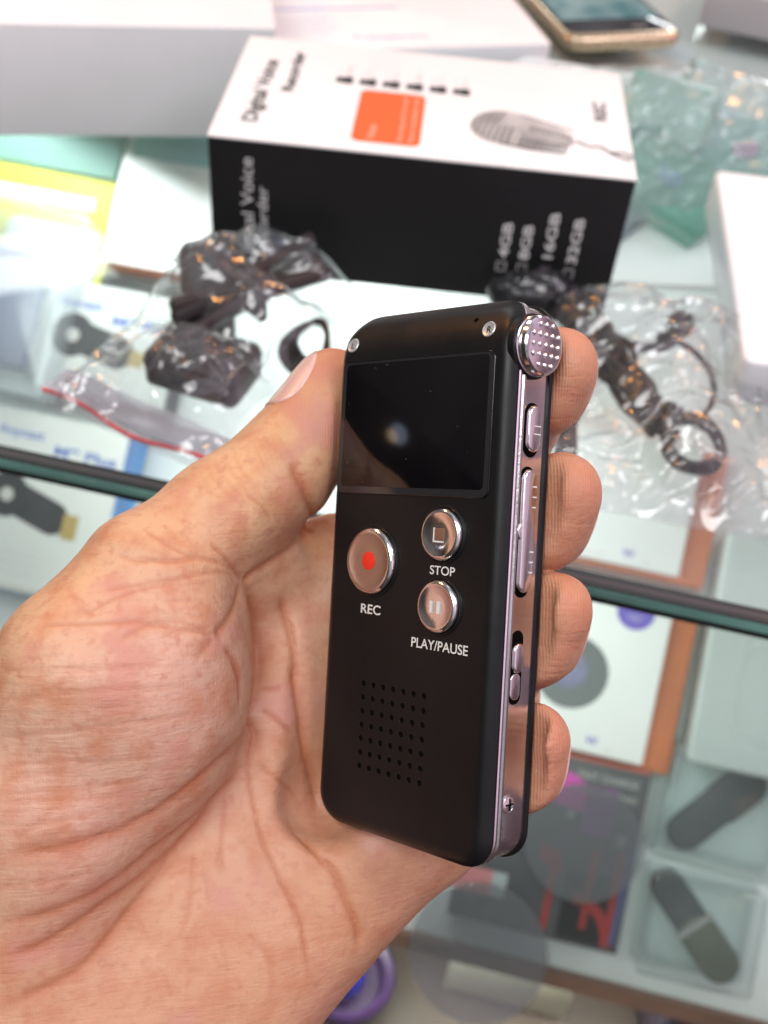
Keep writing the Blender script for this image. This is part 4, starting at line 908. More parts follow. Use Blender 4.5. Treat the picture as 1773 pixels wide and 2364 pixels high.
CREASES = [
(0.6, 2.4, [(-26.0,40.2,210.1),(-26.8,41.7,207.4),(-27.7,43.3,201.8),(-28.6,44.3,199.3),(-30.0,45.3,196.9),(-31.4,46.4,195.1),(-33.0,47.6,193.8),(-34.3,48.7,193.1),(-35.9,49.9,192.4),(-37.4,51.1,192.0),(-38.9,52.1,191.5),(-40.5,53.2,190.9),(-42.2,53.9,190.0),(-44.0,54.6,188.9),(-45.8,55.2,187.6),(-47.6,55.5,186.2),(-49.5,55.8,184.8),(-51.1,56.1,183.8),(-52.9,56.4,183.0),(-54.6,56.7,182.3),(-56.6,56.9,181.8),(-58.6,57.2,181.5),(-60.8,57.2,181.4),(-62.9,57.6,181.5),(-64.4,57.7,181.7)]),
(0.32, 0.6, [(-26.1,40.2,209.9),(-26.8,41.7,207.2),(-27.7,43.5,201.8),(-28.7,44.4,199.3),(-30.0,45.4,196.9),(-31.5,46.6,195.1),(-32.9,47.6,193.9),(-34.4,48.8,193.1),(-35.8,50.1,192.6),(-37.2,51.0,192.0),(-38.9,52.0,191.4),(-40.6,53.2,190.9),(-42.3,53.8,190.0),(-44.0,54.7,188.9),(-45.7,55.2,187.7),(-47.5,55.5,186.2),(-49.4,55.9,184.8),(-51.1,56.1,183.8),(-52.9,56.4,183.0),(-54.7,56.7,182.3),(-56.5,56.9,181.8),(-58.6,57.1,181.5),(-60.8,57.3,181.4),(-62.9,57.5,181.5),(-64.4,57.7,181.7)]),
(0.4, 2.2, [(-26.1,47.5,209.8),(-27.1,48.9,209.2),(-28.6,50.7,208.1),(-30.2,52.5,206.7),(-31.6,53.9,205.2),(-33.2,55.1,203.2),(-34.6,56.3,201.7),(-36.2,57.4,200.4),(-38.1,58.6,198.9),(-39.9,59.9,197.7),(-41.8,60.9,195.9),(-43.2,62.1,194.7),(-44.7,62.9,192.7),(-46.0,63.9,191.3),(-47.5,64.8,189.7),(-48.9,65.5,188.6),(-50.4,66.2,187.7),(-51.8,66.8,186.9),(-53.8,67.4,185.9),(-55.4,67.9,185.3),(-57.5,68.4,184.6),(-59.7,68.9,184.2),(-61.9,69.4,184.0),(-63.8,70.0,183.9),(-65.1,70.4,183.9)]),
(0.3, 0.6, [(-26.1,47.3,209.9),(-27.0,49.0,209.2),(-28.5,50.7,208.1),(-30.2,52.6,206.6),(-31.6,53.8,205.2),(-33.1,55.0,203.3),(-34.7,56.3,201.7),(-36.2,57.5,200.5),(-38.1,58.8,199.1),(-39.9,59.7,197.7),(-41.9,61.0,196.0),(-43.1,61.9,194.7),(-44.6,62.9,192.8),(-46.0,63.9,191.2),(-47.5,64.7,189.8),(-49.0,65.5,188.6),(-50.3,66.3,187.8),(-51.9,66.8,186.8),(-53.8,67.5,186.0),(-55.5,67.9,185.3),(-57.5,68.4,184.7),(-59.6,69.0,184.2),(-61.9,69.3,183.9),(-63.8,69.9,183.9),(-65.1,70.4,183.9)]),
(0.48, 2.2, [(-30.2,52.1,206.4),(-31.1,53.4,205.8),(-32.3,54.9,204.9),(-33.7,57.0,204.2),(-35.2,59.2,203.5),(-36.6,60.7,202.6),(-38.0,62.1,201.6),(-39.7,63.3,200.3),(-41.1,64.3,199.1),(-42.5,65.3,197.7),(-43.9,66.1,196.2),(-45.4,67.0,194.4),(-47.0,67.8,192.7),(-48.4,68.4,191.3),(-50.1,69.3,190.0),(-51.5,70.3,189.2),(-53.1,71.5,188.5),(-54.8,72.3,187.7),(-56.5,73.3,187.1),(-58.1,74.2,186.5),(-60.1,74.8,185.8),(-62.2,75.3,185.2),(-64.1,75.9,184.8),(-65.4,76.2,184.6)]),
(0.32, 0.6, [(-30.1,52.0,206.6),(-31.0,53.3,205.8),(-32.4,55.1,204.9),(-33.6,57.0,204.3),(-35.1,59.2,203.6),(-36.6,60.7,202.6),(-38.1,62.0,201.5),(-39.6,63.3,200.4),(-41.2,64.4,199.1),(-42.6,65.3,197.6),(-43.9,66.0,196.1),(-45.5,67.0,194.4),(-46.9,67.8,192.8),(-48.4,68.4,191.2),(-50.1,69.4,190.0),(-51.5,70.4,189.2),(-53.1,71.3,188.4),(-54.8,72.4,187.8),(-56.4,73.4,187.1),(-58.0,74.2,186.5),(-60.1,74.9,185.8),(-62.2,75.4,185.2),(-64.0,75.8,184.8),(-65.4,76.2,184.6)]),
(0.42, 2, [(-33.4,57.0,204.6),(-34.3,57.9,204.0),(-35.3,59.3,203.5),(-36.7,60.9,202.5),(-38.1,62.7,201.6),(-39.3,64.1,200.6),(-40.4,65.5,199.6),(-41.7,67.1,198.3),(-43.0,68.5,197.3),(-44.2,70.1,196.4),(-45.5,71.4,195.6),(-46.7,72.7,194.8),(-47.8,74.1,194.2),(-48.9,75.4,193.5),(-49.9,76.7,192.8),(-51.2,78.2,191.8),(-52.4,79.5,191.0),(-53.7,80.6,190.1),(-55.2,81.2,189.2),(-56.5,81.7,188.5),(-58.4,82.2,187.5),(-60.2,82.8,186.7),(-62.2,83.7,186.0),(-64.2,84.3,185.4),(-65.6,84.8,185.1)]),
(0.36, 0.6, [(-33.4,56.9,204.5),(-34.2,57.8,204.1),(-35.3,59.4,203.5),(-36.7,61.0,202.5),(-38.1,62.6,201.6),(-39.3,64.2,200.6),(-40.4,65.5,199.6),(-41.8,67.1,198.3),(-43.2,68.6,197.1),(-44.3,70.0,196.3),(-45.5,71.2,195.5),(-46.7,72.8,194.9),(-47.8,74.1,194.2),(-48.8,75.4,193.5),(-49.8,76.7,192.8),(-51.1,78.1,191.9),(-52.5,79.5,190.9),(-53.7,80.5,190.1),(-55.2,81.2,189.2),(-56.6,81.7,188.5),(-58.3,82.3,187.6),(-60.1,82.9,186.8),(-62.3,83.7,186.0),(-64.2,84.3,185.4),(-65.6,84.9,185.1)]),
(1.1, 1.8, [(-27.3,12.8,207.2),(-26.5,14.9,209.9),(-25.9,17.7,212.9),(-25.6,20.0,215.2),(-25.5,22.5,217.0),(-25.5,25.1,217.9),(-25.2,27.5,218.0),(-25.1,30.0,217.0),(-24.9,32.1,215.7),(-25.1,33.9,214.2),(-25.3,36.3,212.6),(-25.7,38.0,211.2),(-26.0,39.9,210.3),(-25.5,41.8,210.9),(-24.8,43.6,211.1),(-25.5,46.0,210.4),(-26.1,47.9,209.8)]),
(0.6, 0.55, [(-27.1,12.8,207.6),(-26.5,14.7,210.0),(-25.8,17.7,213.2),(-25.6,20.0,215.2),(-25.5,22.6,217.2),(-25.4,25.1,218.0),(-25.3,27.5,217.9),(-25.1,29.9,217.0),(-25.0,32.1,215.6),(-25.0,34.1,214.2),(-25.3,36.3,212.6),(-25.7,38.1,211.2),(-25.9,39.8,210.5),(-25.5,41.9,210.9),(-24.9,43.6,211.0),(-25.5,45.6,210.4),(-26.0,48.0,209.8),(-26.3,50.1,209.5),(-26.0,52.9,209.1),(-25.5,55.0,208.7),(-24.8,57.6,208.1),(-24.1,60.1,207.6),(-23.4,62.0,207.2),(-22.7,63.9,206.8),(-21.6,65.9,206.4),(-20.4,68.1,205.9),(-19.2,70.5,205.3),(-17.9,72.6,204.9),(-16.6,75.1,204.4),(-15.6,77.5,204.0),(-15.1,79.8,203.6),(-14.6,82.3,203.4),(-14.4,84.3,203.3),(-14.2,86.2,203.4),(-14.3,87.4,203.3)]),
(0.6, 1.6, [(-18.7,29.9,217.9),(-18.4,31.6,217.4),(-17.9,34.1,217.0),(-17.5,36.8,216.7),(-17.1,39.2,216.7),(-16.7,41.7,216.9),(-16.5,43.8,217.0),(-16.2,46.3,217.5),(-15.7,49.4,218.2),(-15.0,52.7,219.5),(-14.4,55.5,220.2),(-13.9,59.0,220.1),(-13.4,61.1,219.3)]),
(0.4, 0.5, [(-18.5,29.9,218.0),(-18.3,31.7,217.4),(-17.8,34.0,217.1),(-17.5,36.8,216.7),(-17.1,39.1,216.7),(-16.8,41.6,216.9),(-16.7,43.9,216.9),(-16.2,46.3,217.4),(-15.8,49.4,218.2),(-15.2,52.5,219.3),(-14.5,55.6,220.2),(-13.8,58.9,220.2),(-13.5,60.9,219.4)]),
(0.5, 1.6, [(-18.0,62.1,211.9),(-16.0,63.7,211.0),(-13.3,65.5,208.9),(-11.9,66.8,208.2),(-10.3,68.3,207.9),(-9.1,70.0,207.7),(-8.0,72.8,207.3),(-6.9,75.3,207.4),(-6.0,77.4,207.7),(-5.2,79.6,208.2),(-4.9,82.5,208.9),(-4.9,84.7,209.5)]),
(0.55, 0.5, [(-18.1,62.1,211.7),(-16.0,63.7,211.0),(-13.3,65.4,209.0),(-11.9,66.7,208.2),(-10.3,68.3,207.9),(-9.1,69.9,207.7),(-7.9,72.5,207.4),(-7.0,75.2,207.4),(-5.9,77.6,207.7),(-5.1,79.7,208.2),(-4.9,82.4,208.9),(-5.0,84.7,209.5)]),
(0.32, 0.5, [(-44.7,7.6,191.8),(-43.2,8.0,191.7),(-41.1,8.5,191.8),(-39.0,8.9,192.5),(-37.1,8.9,193.5),(-35.1,8.6,195.0),(-33.4,8.4,196.7),(-31.5,8.9,198.7),(-29.7,9.7,201.1),(-28.4,10.9,203.9),(-27.4,11.9,206.4)]),
(0.28, 0.45, [(-52.1,18.1,184.4),(-50.7,17.3,185.2),(-48.8,16.2,186.3),(-46.9,15.1,187.4),(-45.2,14.4,188.1),(-43.4,13.8,188.9),(-41.7,13.3,189.6),(-38.8,12.9,191.0),(-36.5,12.6,192.4)]),
(0.25, 0.45, [(-49.1,13.7,188.2),(-47.7,13.4,188.4),(-45.6,13.1,188.8),(-43.2,12.7,189.5),(-40.8,12.4,190.3),(-38.7,12.2,191.3),(-36.5,11.9,192.6),(-34.7,11.4,194.2),(-32.9,11.2,196.0),(-31.5,11.0,198.0),(-29.2,11.4,202.0),(-27.8,12.1,205.5)]),
(0.35, 0.5, [(-58.1,19.3,184.3),(-56.5,19.3,183.9),(-54.2,19.1,183.7),(-51.8,19.0,183.8),(-49.3,19.0,184.2),(-47.5,19.0,184.7),(-45.2,18.9,185.5),(-43.4,18.9,186.1),(-41.8,18.9,186.7),(-40.0,19.5,187.3),(-38.0,19.8,188.2),(-36.1,20.4,189.2),(-33.9,20.9,190.7),(-32.3,21.4,192.1),(-31.0,21.8,193.4),(-30.5,22.1,194.0)]),
(0.3, 0.5, [(-45.1,22.1,183.8),(-43.5,20.8,185.1),(-41.1,19.6,186.7),(-38.6,19.1,188.2),(-36.0,19.1,189.8),(-34.1,19.9,190.9),(-32.2,21.0,192.4),(-30.9,21.8,193.6)]),
(0.5, 1.5, [(-30.5,22.2,194.0),(-29.7,21.6,195.4),(-28.9,20.3,197.8),(-28.2,18.5,201.3),(-27.8,16.6,204.7),(-27.5,14.7,206.7),(-27.4,13.3,207.0)]),
(0.4, 0.5, [(-30.4,22.2,194.0),(-29.8,21.5,195.4),(-28.9,20.3,197.9),(-28.1,18.5,201.8),(-27.8,16.5,205.0),(-27.5,14.7,206.8),(-27.5,13.2,206.8)]),
(0.3, 0.8, [(-33.1,26.1,189.8),(-32.6,25.2,190.5),(-31.8,24.2,191.6),(-31.1,23.2,192.8),(-30.6,22.4,193.7)]),
(0.5, 1.1, [(-28.9,24.3,195.5),(-28.1,25.5,196.6),(-27.2,27.2,198.1),(-26.8,28.8,198.8),(-26.5,30.8,199.4),(-26.4,33.6,199.8),(-26.7,36.2,199.7)]),
(0.4, 0.5, [(-27.7,26.9,196.9),(-27.0,28.8,198.0),(-26.6,31.2,199.1),(-26.4,34.0,199.7),(-26.6,36.1,200.0)]),
(0.22, 0.4, [(-65.6,27.0,185.2),(-63.8,26.8,183.8),(-61.4,26.5,182.3),(-58.8,26.3,181.3),(-56.4,26.3,180.6),(-54.0,26.1,180.4),(-52.2,26.1,180.4),(-49.9,26.2,180.7),(-47.9,26.1,181.2),(-45.9,26.2,182.0),(-44.1,26.1,182.8),(-41.6,26.2,184.0),(-39.3,26.3,185.3),(-37.7,26.4,186.2)]),
(0.22, 0.4, [(-65.5,31.9,184.5),(-63.5,31.5,183.1),(-61.1,31.2,181.8),(-58.5,30.8,180.9),(-56.1,30.3,180.3),(-54.0,30.1,180.1),(-51.9,29.9,180.1),(-50.1,29.8,180.3),(-48.4,29.7,180.7),(-46.5,29.7,181.3),(-44.4,29.7,182.1),(-42.0,29.8,183.2),(-39.8,30.0,184.4),(-38.3,30.0,185.3)]),
(0.22, 0.4, [(-65.4,38.4,184.5),(-63.7,38.0,183.5),(-61.5,37.7,182.5),(-59.1,37.2,181.6),(-56.6,36.9,181.1),(-54.3,36.7,180.9),(-52.3,36.3,181.0),(-50.2,36.3,181.3),(-48.2,35.9,181.7),(-46.2,35.9,182.2),(-44.3,35.6,182.8),(-42.7,35.6,183.4),(-40.4,35.5,184.4),(-38.6,35.4,185.3),(-36.9,35.3,186.3),(-35.1,35.2,187.6),(-33.2,35.0,189.1),(-32.0,35.0,190.3)]),
(0.22, 0.4, [(-65.0,43.3,183.6),(-62.7,42.9,182.9),(-59.8,42.2,182.3),(-57.2,42.0,182.0),(-54.6,41.8,182.0),(-52.5,41.8,182.3),(-50.3,42.2,182.9),(-48.3,42.4,183.4),(-45.6,42.3,184.2),(-43.1,42.2,185.0),(-40.2,42.2,186.2),(-37.9,41.9,187.2)]),
(0.22, 0.4, [(-64.6,47.5,182.5),(-63.4,47.4,182.2),(-61.3,47.3,181.9),(-59.0,47.1,181.8),(-56.6,46.9,182.0),(-54.9,46.9,182.3),(-52.9,46.9,182.8),(-50.9,46.7,183.5),(-48.9,46.6,184.3),(-47.1,46.5,184.9),(-45.6,46.5,185.5),(-43.3,46.2,186.3),(-41.5,45.9,186.9),(-40.4,45.6,187.3)]),
(0.22, 0.4, [(-64.6,48.7,182.3),(-63.1,48.6,181.9),(-61.1,48.5,181.7),(-59.0,48.4,181.7),(-56.7,48.3,181.9),(-54.7,48.3,182.2),(-52.6,48.4,182.9),(-50.7,48.5,183.7),(-48.7,48.5,184.6),(-46.9,48.7,185.5),(-45.7,48.7,186.0)]),
(0.22, 0.4, [(-60.2,52.8,181.3),(-58.8,52.6,181.4),(-56.8,52.1,181.6),(-54.7,51.9,182.1),(-52.8,51.6,182.8),(-50.8,51.4,183.7),(-48.9,51.4,184.7),(-47.7,51.2,185.5)]),
(0.22, 0.4, [(-64.6,63.0,182.4),(-63.1,62.9,182.3),(-61.1,62.7,182.2),(-58.8,62.4,182.4),(-56.9,62.4,182.8),(-54.4,62.1,183.5),(-52.0,61.8,184.6),(-50.4,61.7,185.5)]),
(0.168019, 0.36, [(-61.8,54.4,181.3),(-60.5,53.9,181.3),(-59.2,53.2,181.3),(-57.6,52.5,181.5),(-56.4,52.0,181.7)]),
(0.152337, 0.36, [(-62.4,27.6,182.7),(-60.7,27.7,181.8),(-58.5,27.9,180.9),(-56.6,27.5,180.5),(-55.1,27.1,180.3)]),
(0.0992047, 0.36, [(-53.1,17.0,185.3),(-51.9,17.1,185.2),(-50.7,17.3,185.2),(-49.2,17.4,185.4),(-48.2,17.3,185.6)]),
(0.129364, 0.36, [(-63.9,45.3,182.7),(-61.8,44.8,182.4),(-58.9,44.3,182.1),(-56.1,43.8,182.1),(-54.0,43.3,182.3)]),
(0.140211, 0.36, [(-36.4,21.1,188.7),(-35.0,21.0,189.8),(-33.3,21.0,191.2),(-31.7,21.3,192.8),(-30.3,21.7,194.4)]),
(0.155413, 0.36, [(-48.4,32.8,181.0),(-47.0,32.8,181.4),(-45.4,32.6,181.9),(-43.8,32.4,182.4),(-42.5,32.3,183.0)]),
(0.120756, 0.36, [(-40.0,30.2,184.2),(-38.7,30.3,185.1),(-36.8,30.2,186.2),(-35.2,30.0,187.4),(-33.9,29.7,188.5)]),
(0.161578, 0.36, [(-52.3,37.5,181.2),(-50.6,37.1,181.4),(-48.4,36.9,181.8),(-46.2,36.8,182.4),(-44.7,36.8,182.9)]),
(0.137094, 0.36, [(-58.6,52.4,181.4),(-57.4,51.6,181.6),(-56.1,50.6,181.8),(-54.7,49.9,182.1),(-53.8,49.6,182.4)]),
(0.142654, 0.36, [(-65.9,19.0,191.3),(-62.2,18.4,187.5),(-59.4,18.0,186.0),(-57.5,17.8,185.4)]),
(0.133334, 0.36, [(-35.9,53.3,195.4),(-35.4,52.9,195.6),(-34.7,52.8,196.3),(-34.1,52.1,196.4),(-33.5,51.7,196.9)]),
(0.123724, 0.36, [(-60.0,29.5,181.4),(-58.4,29.4,180.8),(-56.6,29.4,180.4),(-54.8,29.3,180.1),(-53.4,29.4,180.1)]),
(0.0948951, 0.36, [(-59.8,31.3,181.3),(-58.6,30.9,180.9),(-57.0,30.5,180.5),(-55.4,30.4,180.2),(-54.4,30.4,180.1)]),
(0.150039, 0.36, [(-42.0,59.1,193.8),(-40.8,58.4,194.9),(-39.4,57.4,195.7),(-37.9,57.1,197.3),(-36.8,57.0,198.7)]),
(0.083659, 0.36, [(-37.8,51.9,192.2),(-36.1,51.5,193.4),(-34.1,51.0,195.2),(-32.1,51.1,198.9),(-30.9,51.7,204.1)]),
(0.139287, 0.36, [(-49.9,56.4,184.6),(-48.6,55.6,185.4),(-47.0,54.5,186.4),(-45.4,53.2,187.4),(-44.2,52.2,187.9)]),
(0.133987, 0.36, [(-62.3,32.2,182.4),(-60.1,31.9,181.4),(-57.4,31.6,180.6),(-54.8,31.2,180.2),(-52.9,30.9,180.1)]),
(0.084995, 0.36, [(-41.5,14.1,189.3),(-40.3,14.1,189.7),(-38.7,14.0,190.5),(-37.1,13.8,191.4),(-35.9,13.7,192.3)]),
(0.0915333, 0.36, [(-47.6,46.3,184.7),(-45.9,46.7,185.4),(-43.6,47.3,186.5),(-41.2,47.8,187.8),(-39.5,48.1,188.8)]),
(0.150401, 0.36, [(-60.3,25.1,182.1),(-58.5,24.5,181.6),(-56.6,24.0,181.3),(-54.6,23.7,181.1),(-53.0,23.6,181.1)]),
(0.167763, 0.36, [(-38.4,15.7,189.9),(-37.0,15.6,190.7),(-35.3,15.7,191.9),(-33.5,16.0,193.4),(-32.2,16.3,194.8)]),
(0.144731, 0.36, [(-39.6,67.5,199.4),(-38.8,67.1,199.9),(-37.8,66.5,200.4),(-36.7,66.0,201.0),(-36.0,65.8,201.3)]),
(0.129474, 0.36, [(-38.2,22.7,187.0),(-36.5,23.0,187.9),(-34.6,23.3,189.2),(-32.6,23.5,191.0),(-31.1,23.8,192.5)]),
(0.0921113, 0.36, [(-64.3,41.4,183.6),(-62.4,41.2,182.9),(-59.8,40.9,182.3),(-57.4,40.5,181.9),(-55.7,40.2,181.7)]),
(0.154758, 0.36, [(-37.1,72.0,198.3),(-36.3,71.2,198.8),(-35.4,70.4,199.4),(-34.4,69.9,199.8),(-33.6,69.4,200.3)]),
(0.134865, 0.36, [(-35.5,38.8,187.9),(-33.9,39.1,189.2),(-31.8,39.6,191.3),(-29.7,40.4,194.4),(-28.2,41.5,198.0)]),
(0.0864206, 0.36, [(-60.6,61.7,182.0),(-59.9,61.3,182.0),(-59.3,60.9,182.0),(-58.5,60.5,182.0),(-58.0,60.4,182.1)]),
(0.128149, 0.36, [(-52.4,35.1,180.7),(-51.6,35.2,180.8),(-50.4,35.4,181.0),(-49.4,35.2,181.2),(-48.5,35.0,181.4)]),
(0.0985657, 0.36, [(-59.3,23.5,182.2),(-58.1,23.1,181.9),(-56.5,22.8,181.7),(-55.0,22.7,181.5),(-53.8,22.6,181.5)]),
(0.10094, 0.36, [(-38.4,63.3,201.2),(-37.9,62.7,201.7),(-36.9,62.3,202.4),(-36.1,62.0,202.9),(-35.5,61.8,203.3)]),
(0.133606, 0.36, [(-49.6,64.0,187.2),(-48.7,63.7,187.8),(-47.5,63.2,188.8),(-46.3,63.1,190.2),(-45.4,62.8,191.4)]),
(0.13432, 0.36, [(-41.5,17.0,187.8),(-39.7,17.3,188.5),(-37.4,17.8,189.5),(-35.3,17.9,190.9),(-33.6,18.3,192.2)]),
(0.165985, 0.36, [(-42.8,49.6,187.7),(-42.0,49.3,188.0),(-41.1,49.0,188.4),(-40.1,48.8,188.8),(-39.4,48.8,189.2)]),
(0.153687, 0.36, [(-51.1,45.1,183.3),(-50.5,45.4,183.5),(-49.7,45.7,183.8),(-48.9,45.7,184.1),(-48.3,45.6,184.3)]),
(0.0882714, 0.36, [(-57.9,29.4,180.7),(-56.8,29.3,180.4),(-55.5,29.3,180.2),(-54.2,29.1,180.1),(-53.2,29.0,180.1)]),
(0.141641, 0.36, [(-36.5,38.8,187.3),(-35.3,38.8,188.0),(-33.8,38.6,189.2),(-32.3,38.4,190.5),(-31.2,38.3,191.7)]),
(0.132263, 0.36, [(-56.6,55.1,181.7),(-55.9,54.7,181.8),(-54.9,54.5,182.1),(-54.0,54.1,182.4),(-53.2,53.7,182.6)]),
(0.156222, 0.36, [(-55.2,40.5,181.8),(-53.5,40.2,181.8),(-51.5,40.1,182.0),(-49.5,39.7,182.3),(-47.9,39.3,182.6)]),
(0.147865, 0.36, [(-38.7,19.1,188.1),(-37.2,18.9,189.1),(-35.3,18.7,190.5),(-33.3,18.6,192.3),(-31.9,18.4,194.0)]),
(0.130159, 0.36, [(-47.0,37.5,182.4),(-45.0,37.1,182.9),(-42.7,36.6,183.6),(-40.3,36.1,184.6),(-38.5,35.7,185.5)]),
(0.110333, 0.36, [(-41.2,44.1,186.4),(-39.2,44.2,187.4),(-36.8,44.6,188.9),(-34.3,44.9,190.8),(-32.5,45.3,192.9)]),
(0.113379, 0.36, [(-34.2,20.1,190.8),(-33.4,20.4,191.4),(-32.7,20.6,192.0),(-31.9,20.6,192.9),(-31.3,20.7,193.6)]),
(0.0853579, 0.36, [(-54.3,61.0,183.3),(-52.9,60.1,183.6),(-51.4,59.1,184.2),(-49.8,58.1,185.0),(-48.6,57.3,185.7)]),
(0.106821, 0.36, [(-57.0,65.4,183.7),(-56.2,64.5,183.7),(-54.8,63.7,183.9),(-53.5,62.7,184.1),(-52.6,61.9,184.3)]),
(0.11224, 0.36, [(-34.7,43.1,189.7),(-34.2,43.4,190.3),(-33.3,43.8,191.2),(-32.7,43.9,192.0),(-32.2,44.2,192.7)]),
(0.139346, 0.36, [(-34.9,15.1,192.5),(-34.6,15.5,192.6),(-34.2,16.0,192.7),(-33.6,16.6,193.0),(-33.2,17.1,193.1)]),
(0.0850351, 0.36, [(-36.3,9.8,193.6),(-35.9,10.1,193.7),(-35.3,10.3,194.1),(-34.9,10.7,194.3),(-34.4,10.9,194.7)]),
(0.106145, 0.36, [(-33.5,21.8,190.7),(-33.0,22.6,190.9),(-32.2,23.3,191.5),(-31.5,24.1,192.0),(-31.0,24.9,192.3)]),
(0.0768451, 0.36, [(-42.7,20.0,185.8),(-41.8,21.1,185.7),(-40.7,22.1,185.8),(-39.8,22.9,186.0),(-39.2,23.8,186.1)]),
(0.08817, 0.36, [(-47.2,14.2,187.9),(-46.8,14.8,187.6),(-46.1,15.8,187.1),(-45.5,16.8,186.6),(-45.1,17.7,186.2)]),
(0.135462, 0.36, [(-55.3,12.9,190.1),(-54.6,13.7,188.9),(-53.6,14.9,187.3),(-52.7,15.9,186.3),(-52.2,17.0,185.3)]),
(0.0993032, 0.36, [(-45.9,20.4,184.4),(-45.3,19.8,184.9),(-44.8,19.0,185.5),(-44.1,18.1,186.3),(-43.7,17.5,186.8)]),
(0.104036, 0.36, [(-39.4,17.0,188.7),(-38.6,17.7,188.8),(-37.6,18.6,189.0),(-36.6,19.8,189.1),(-35.8,20.6,189.3)]),
(0.128983, 0.36, [(-36.6,18.5,189.6),(-36.4,18.1,190.0),(-36.1,17.6,190.4),(-35.7,17.2,190.9),(-35.3,16.7,191.4)]),
(0.121432, 0.36, [(-31.1,15.3,196.8),(-30.7,16.0,197.1),(-30.1,17.1,197.5),(-29.6,18.0,198.0),(-29.1,18.7,198.7)]),
(0.126041, 0.36, [(-52.0,19.3,183.6),(-51.2,19.6,183.4),(-50.4,19.9,183.4),(-49.5,20.2,183.4),(-49.0,20.2,183.5)]),
(0.0803061, 0.36, [(-54.9,19.7,183.4),(-54.7,18.9,183.9),(-54.4,18.1,184.5),(-54.1,17.2,185.2),(-53.9,16.6,185.7)]),
(0.101485, 0.36, [(-40.4,13.0,190.2),(-40.3,12.2,190.6),(-40.0,11.3,191.1),(-39.7,10.4,191.6),(-39.6,9.7,191.8)]),
(0.137336, 0.36, [(-29.9,9.8,200.8),(-29.6,10.8,201.3),(-29.3,12.1,201.7),(-28.9,13.4,202.6),(-28.7,14.6,202.8)]),
(0.120044, 0.36, [(-29.6,8.4,201.3),(-29.3,10.0,201.9),(-28.7,11.9,203.3),(-28.2,13.6,204.5),(-27.8,14.6,205.6)]),
(0.0701142, 0.36, [(-43.2,17.9,186.8),(-43.1,18.3,186.5),(-42.8,19.1,186.3),(-42.6,20.0,185.9),(-42.6,20.7,185.6)]),
(0.138684, 0.36, [(-41.4,6.8,192.6),(-40.8,6.9,192.8),(-39.9,7.2,192.9),(-39.0,7.8,193.0),(-38.4,8.3,193.0)]),
(0.136936, 0.36, [(-51.6,20.2,183.1),(-51.1,19.3,183.7),(-50.2,18.2,184.6),(-49.6,17.1,185.5),(-49.1,16.3,186.2)]),
(0.109029, 0.36, [(-36.5,20.9,188.8),(-36.0,21.7,188.7),(-35.5,23.1,188.6),(-34.8,24.6,188.7),(-34.4,25.8,188.7)]),
(0.095391, 0.36, [(-37.5,8.2,193.6),(-36.7,9.0,193.7),(-35.8,9.7,194.0),(-34.8,10.8,194.4),(-34.1,11.6,194.6)]),
(0.096191, 0.36, [(-31.0,14.7,197.3),(-30.3,14.9,198.2),(-29.4,15.6,199.9),(-28.7,16.0,201.8),(-28.1,16.5,203.8)]),
(0.0876881, 0.36, [(-30.0,20.4,195.7),(-29.6,20.9,196.0),(-29.4,21.8,195.9),(-29.2,22.5,195.9),(-29.0,22.9,196.0)]),
(0.135865, 0.36, [(-36.8,7.1,194.5),(-36.1,7.4,194.8),(-35.4,7.7,195.3),(-34.5,7.9,195.9),(-34.1,8.0,196.2)]),
(0.13399, 0.36, [(-43.0,20.6,185.4),(-42.7,20.8,185.4),(-42.1,21.4,185.5),(-41.5,21.5,185.7),(-41.2,21.6,185.8)]),
(0.105299, 0.36, [(-52.0,11.4,190.4),(-51.6,11.1,190.6),(-51.2,10.5,191.0),(-51.1,10.0,191.3),(-50.8,9.5,191.7)]),
(0.0920718, 0.36, [(-46.0,7.9,191.7),(-45.8,7.1,192.1),(-45.3,6.2,192.5),(-44.6,5.4,193.0),(-44.3,4.8,193.4)]),
(0.124461, 0.38, [(-30.1,77.6,198.4),(-29.8,79.1,198.0),(-29.2,81.1,197.6),(-28.6,82.9,197.4),(-28.2,84.3,197.2)]),
(0.125757, 0.38, [(-46.1,71.9,195.2),(-45.2,73.2,195.8),(-43.8,74.9,196.0),(-42.8,76.6,195.8),(-41.5,77.8,195.7)]),
(0.114282, 0.38, [(-42.5,59.4,193.5),(-42.6,61.5,195.2),(-42.7,64.0,197.1),(-42.5,66.0,197.8),(-42.3,67.5,197.9)]),
(0.0955936, 0.38, [(-21.0,81.0,200.7),(-20.9,82.4,200.4),(-20.8,83.9,200.2),(-20.4,85.5,200.0),(-20.3,86.8,199.9)]),
(0.0747593, 0.38, [(-44.6,68.6,196.0),(-44.6,70.4,196.1),(-44.5,72.3,196.2),(-44.3,74.2,196.0),(-44.0,75.9,195.8)]),
(0.0995979, 0.38, [(-40.0,82.0,194.8),(-39.6,83.0,194.6),(-39.0,84.4,194.4),(-38.3,85.8,194.2),(-38.1,86.9,194.0)]),
(0.126857, 0.38, [(-31.4,64.7,203.2),(-31.3,65.3,203.0),(-31.0,66.2,202.7),(-30.6,67.0,202.5),(-30.3,67.8,202.2)]),
(0.0789904, 0.38, [(-25.3,71.9,202.4),(-24.6,72.6,202.4),(-23.8,73.3,202.4),(-23.0,74.2,202.3),(-22.3,74.8,202.3)]),
(0.106976, 0.38, [(-46.3,73.9,195.1),(-45.9,74.7,195.3),(-45.1,75.8,195.4),(-44.6,77.0,195.3),(-43.9,77.9,195.3)]),
(0.0966153, 0.38, [(-34.7,74.4,198.0),(-34.6,75.3,197.7),(-34.5,76.5,197.4),(-34.2,78.1,197.0),(-34.1,79.3,196.7)]),
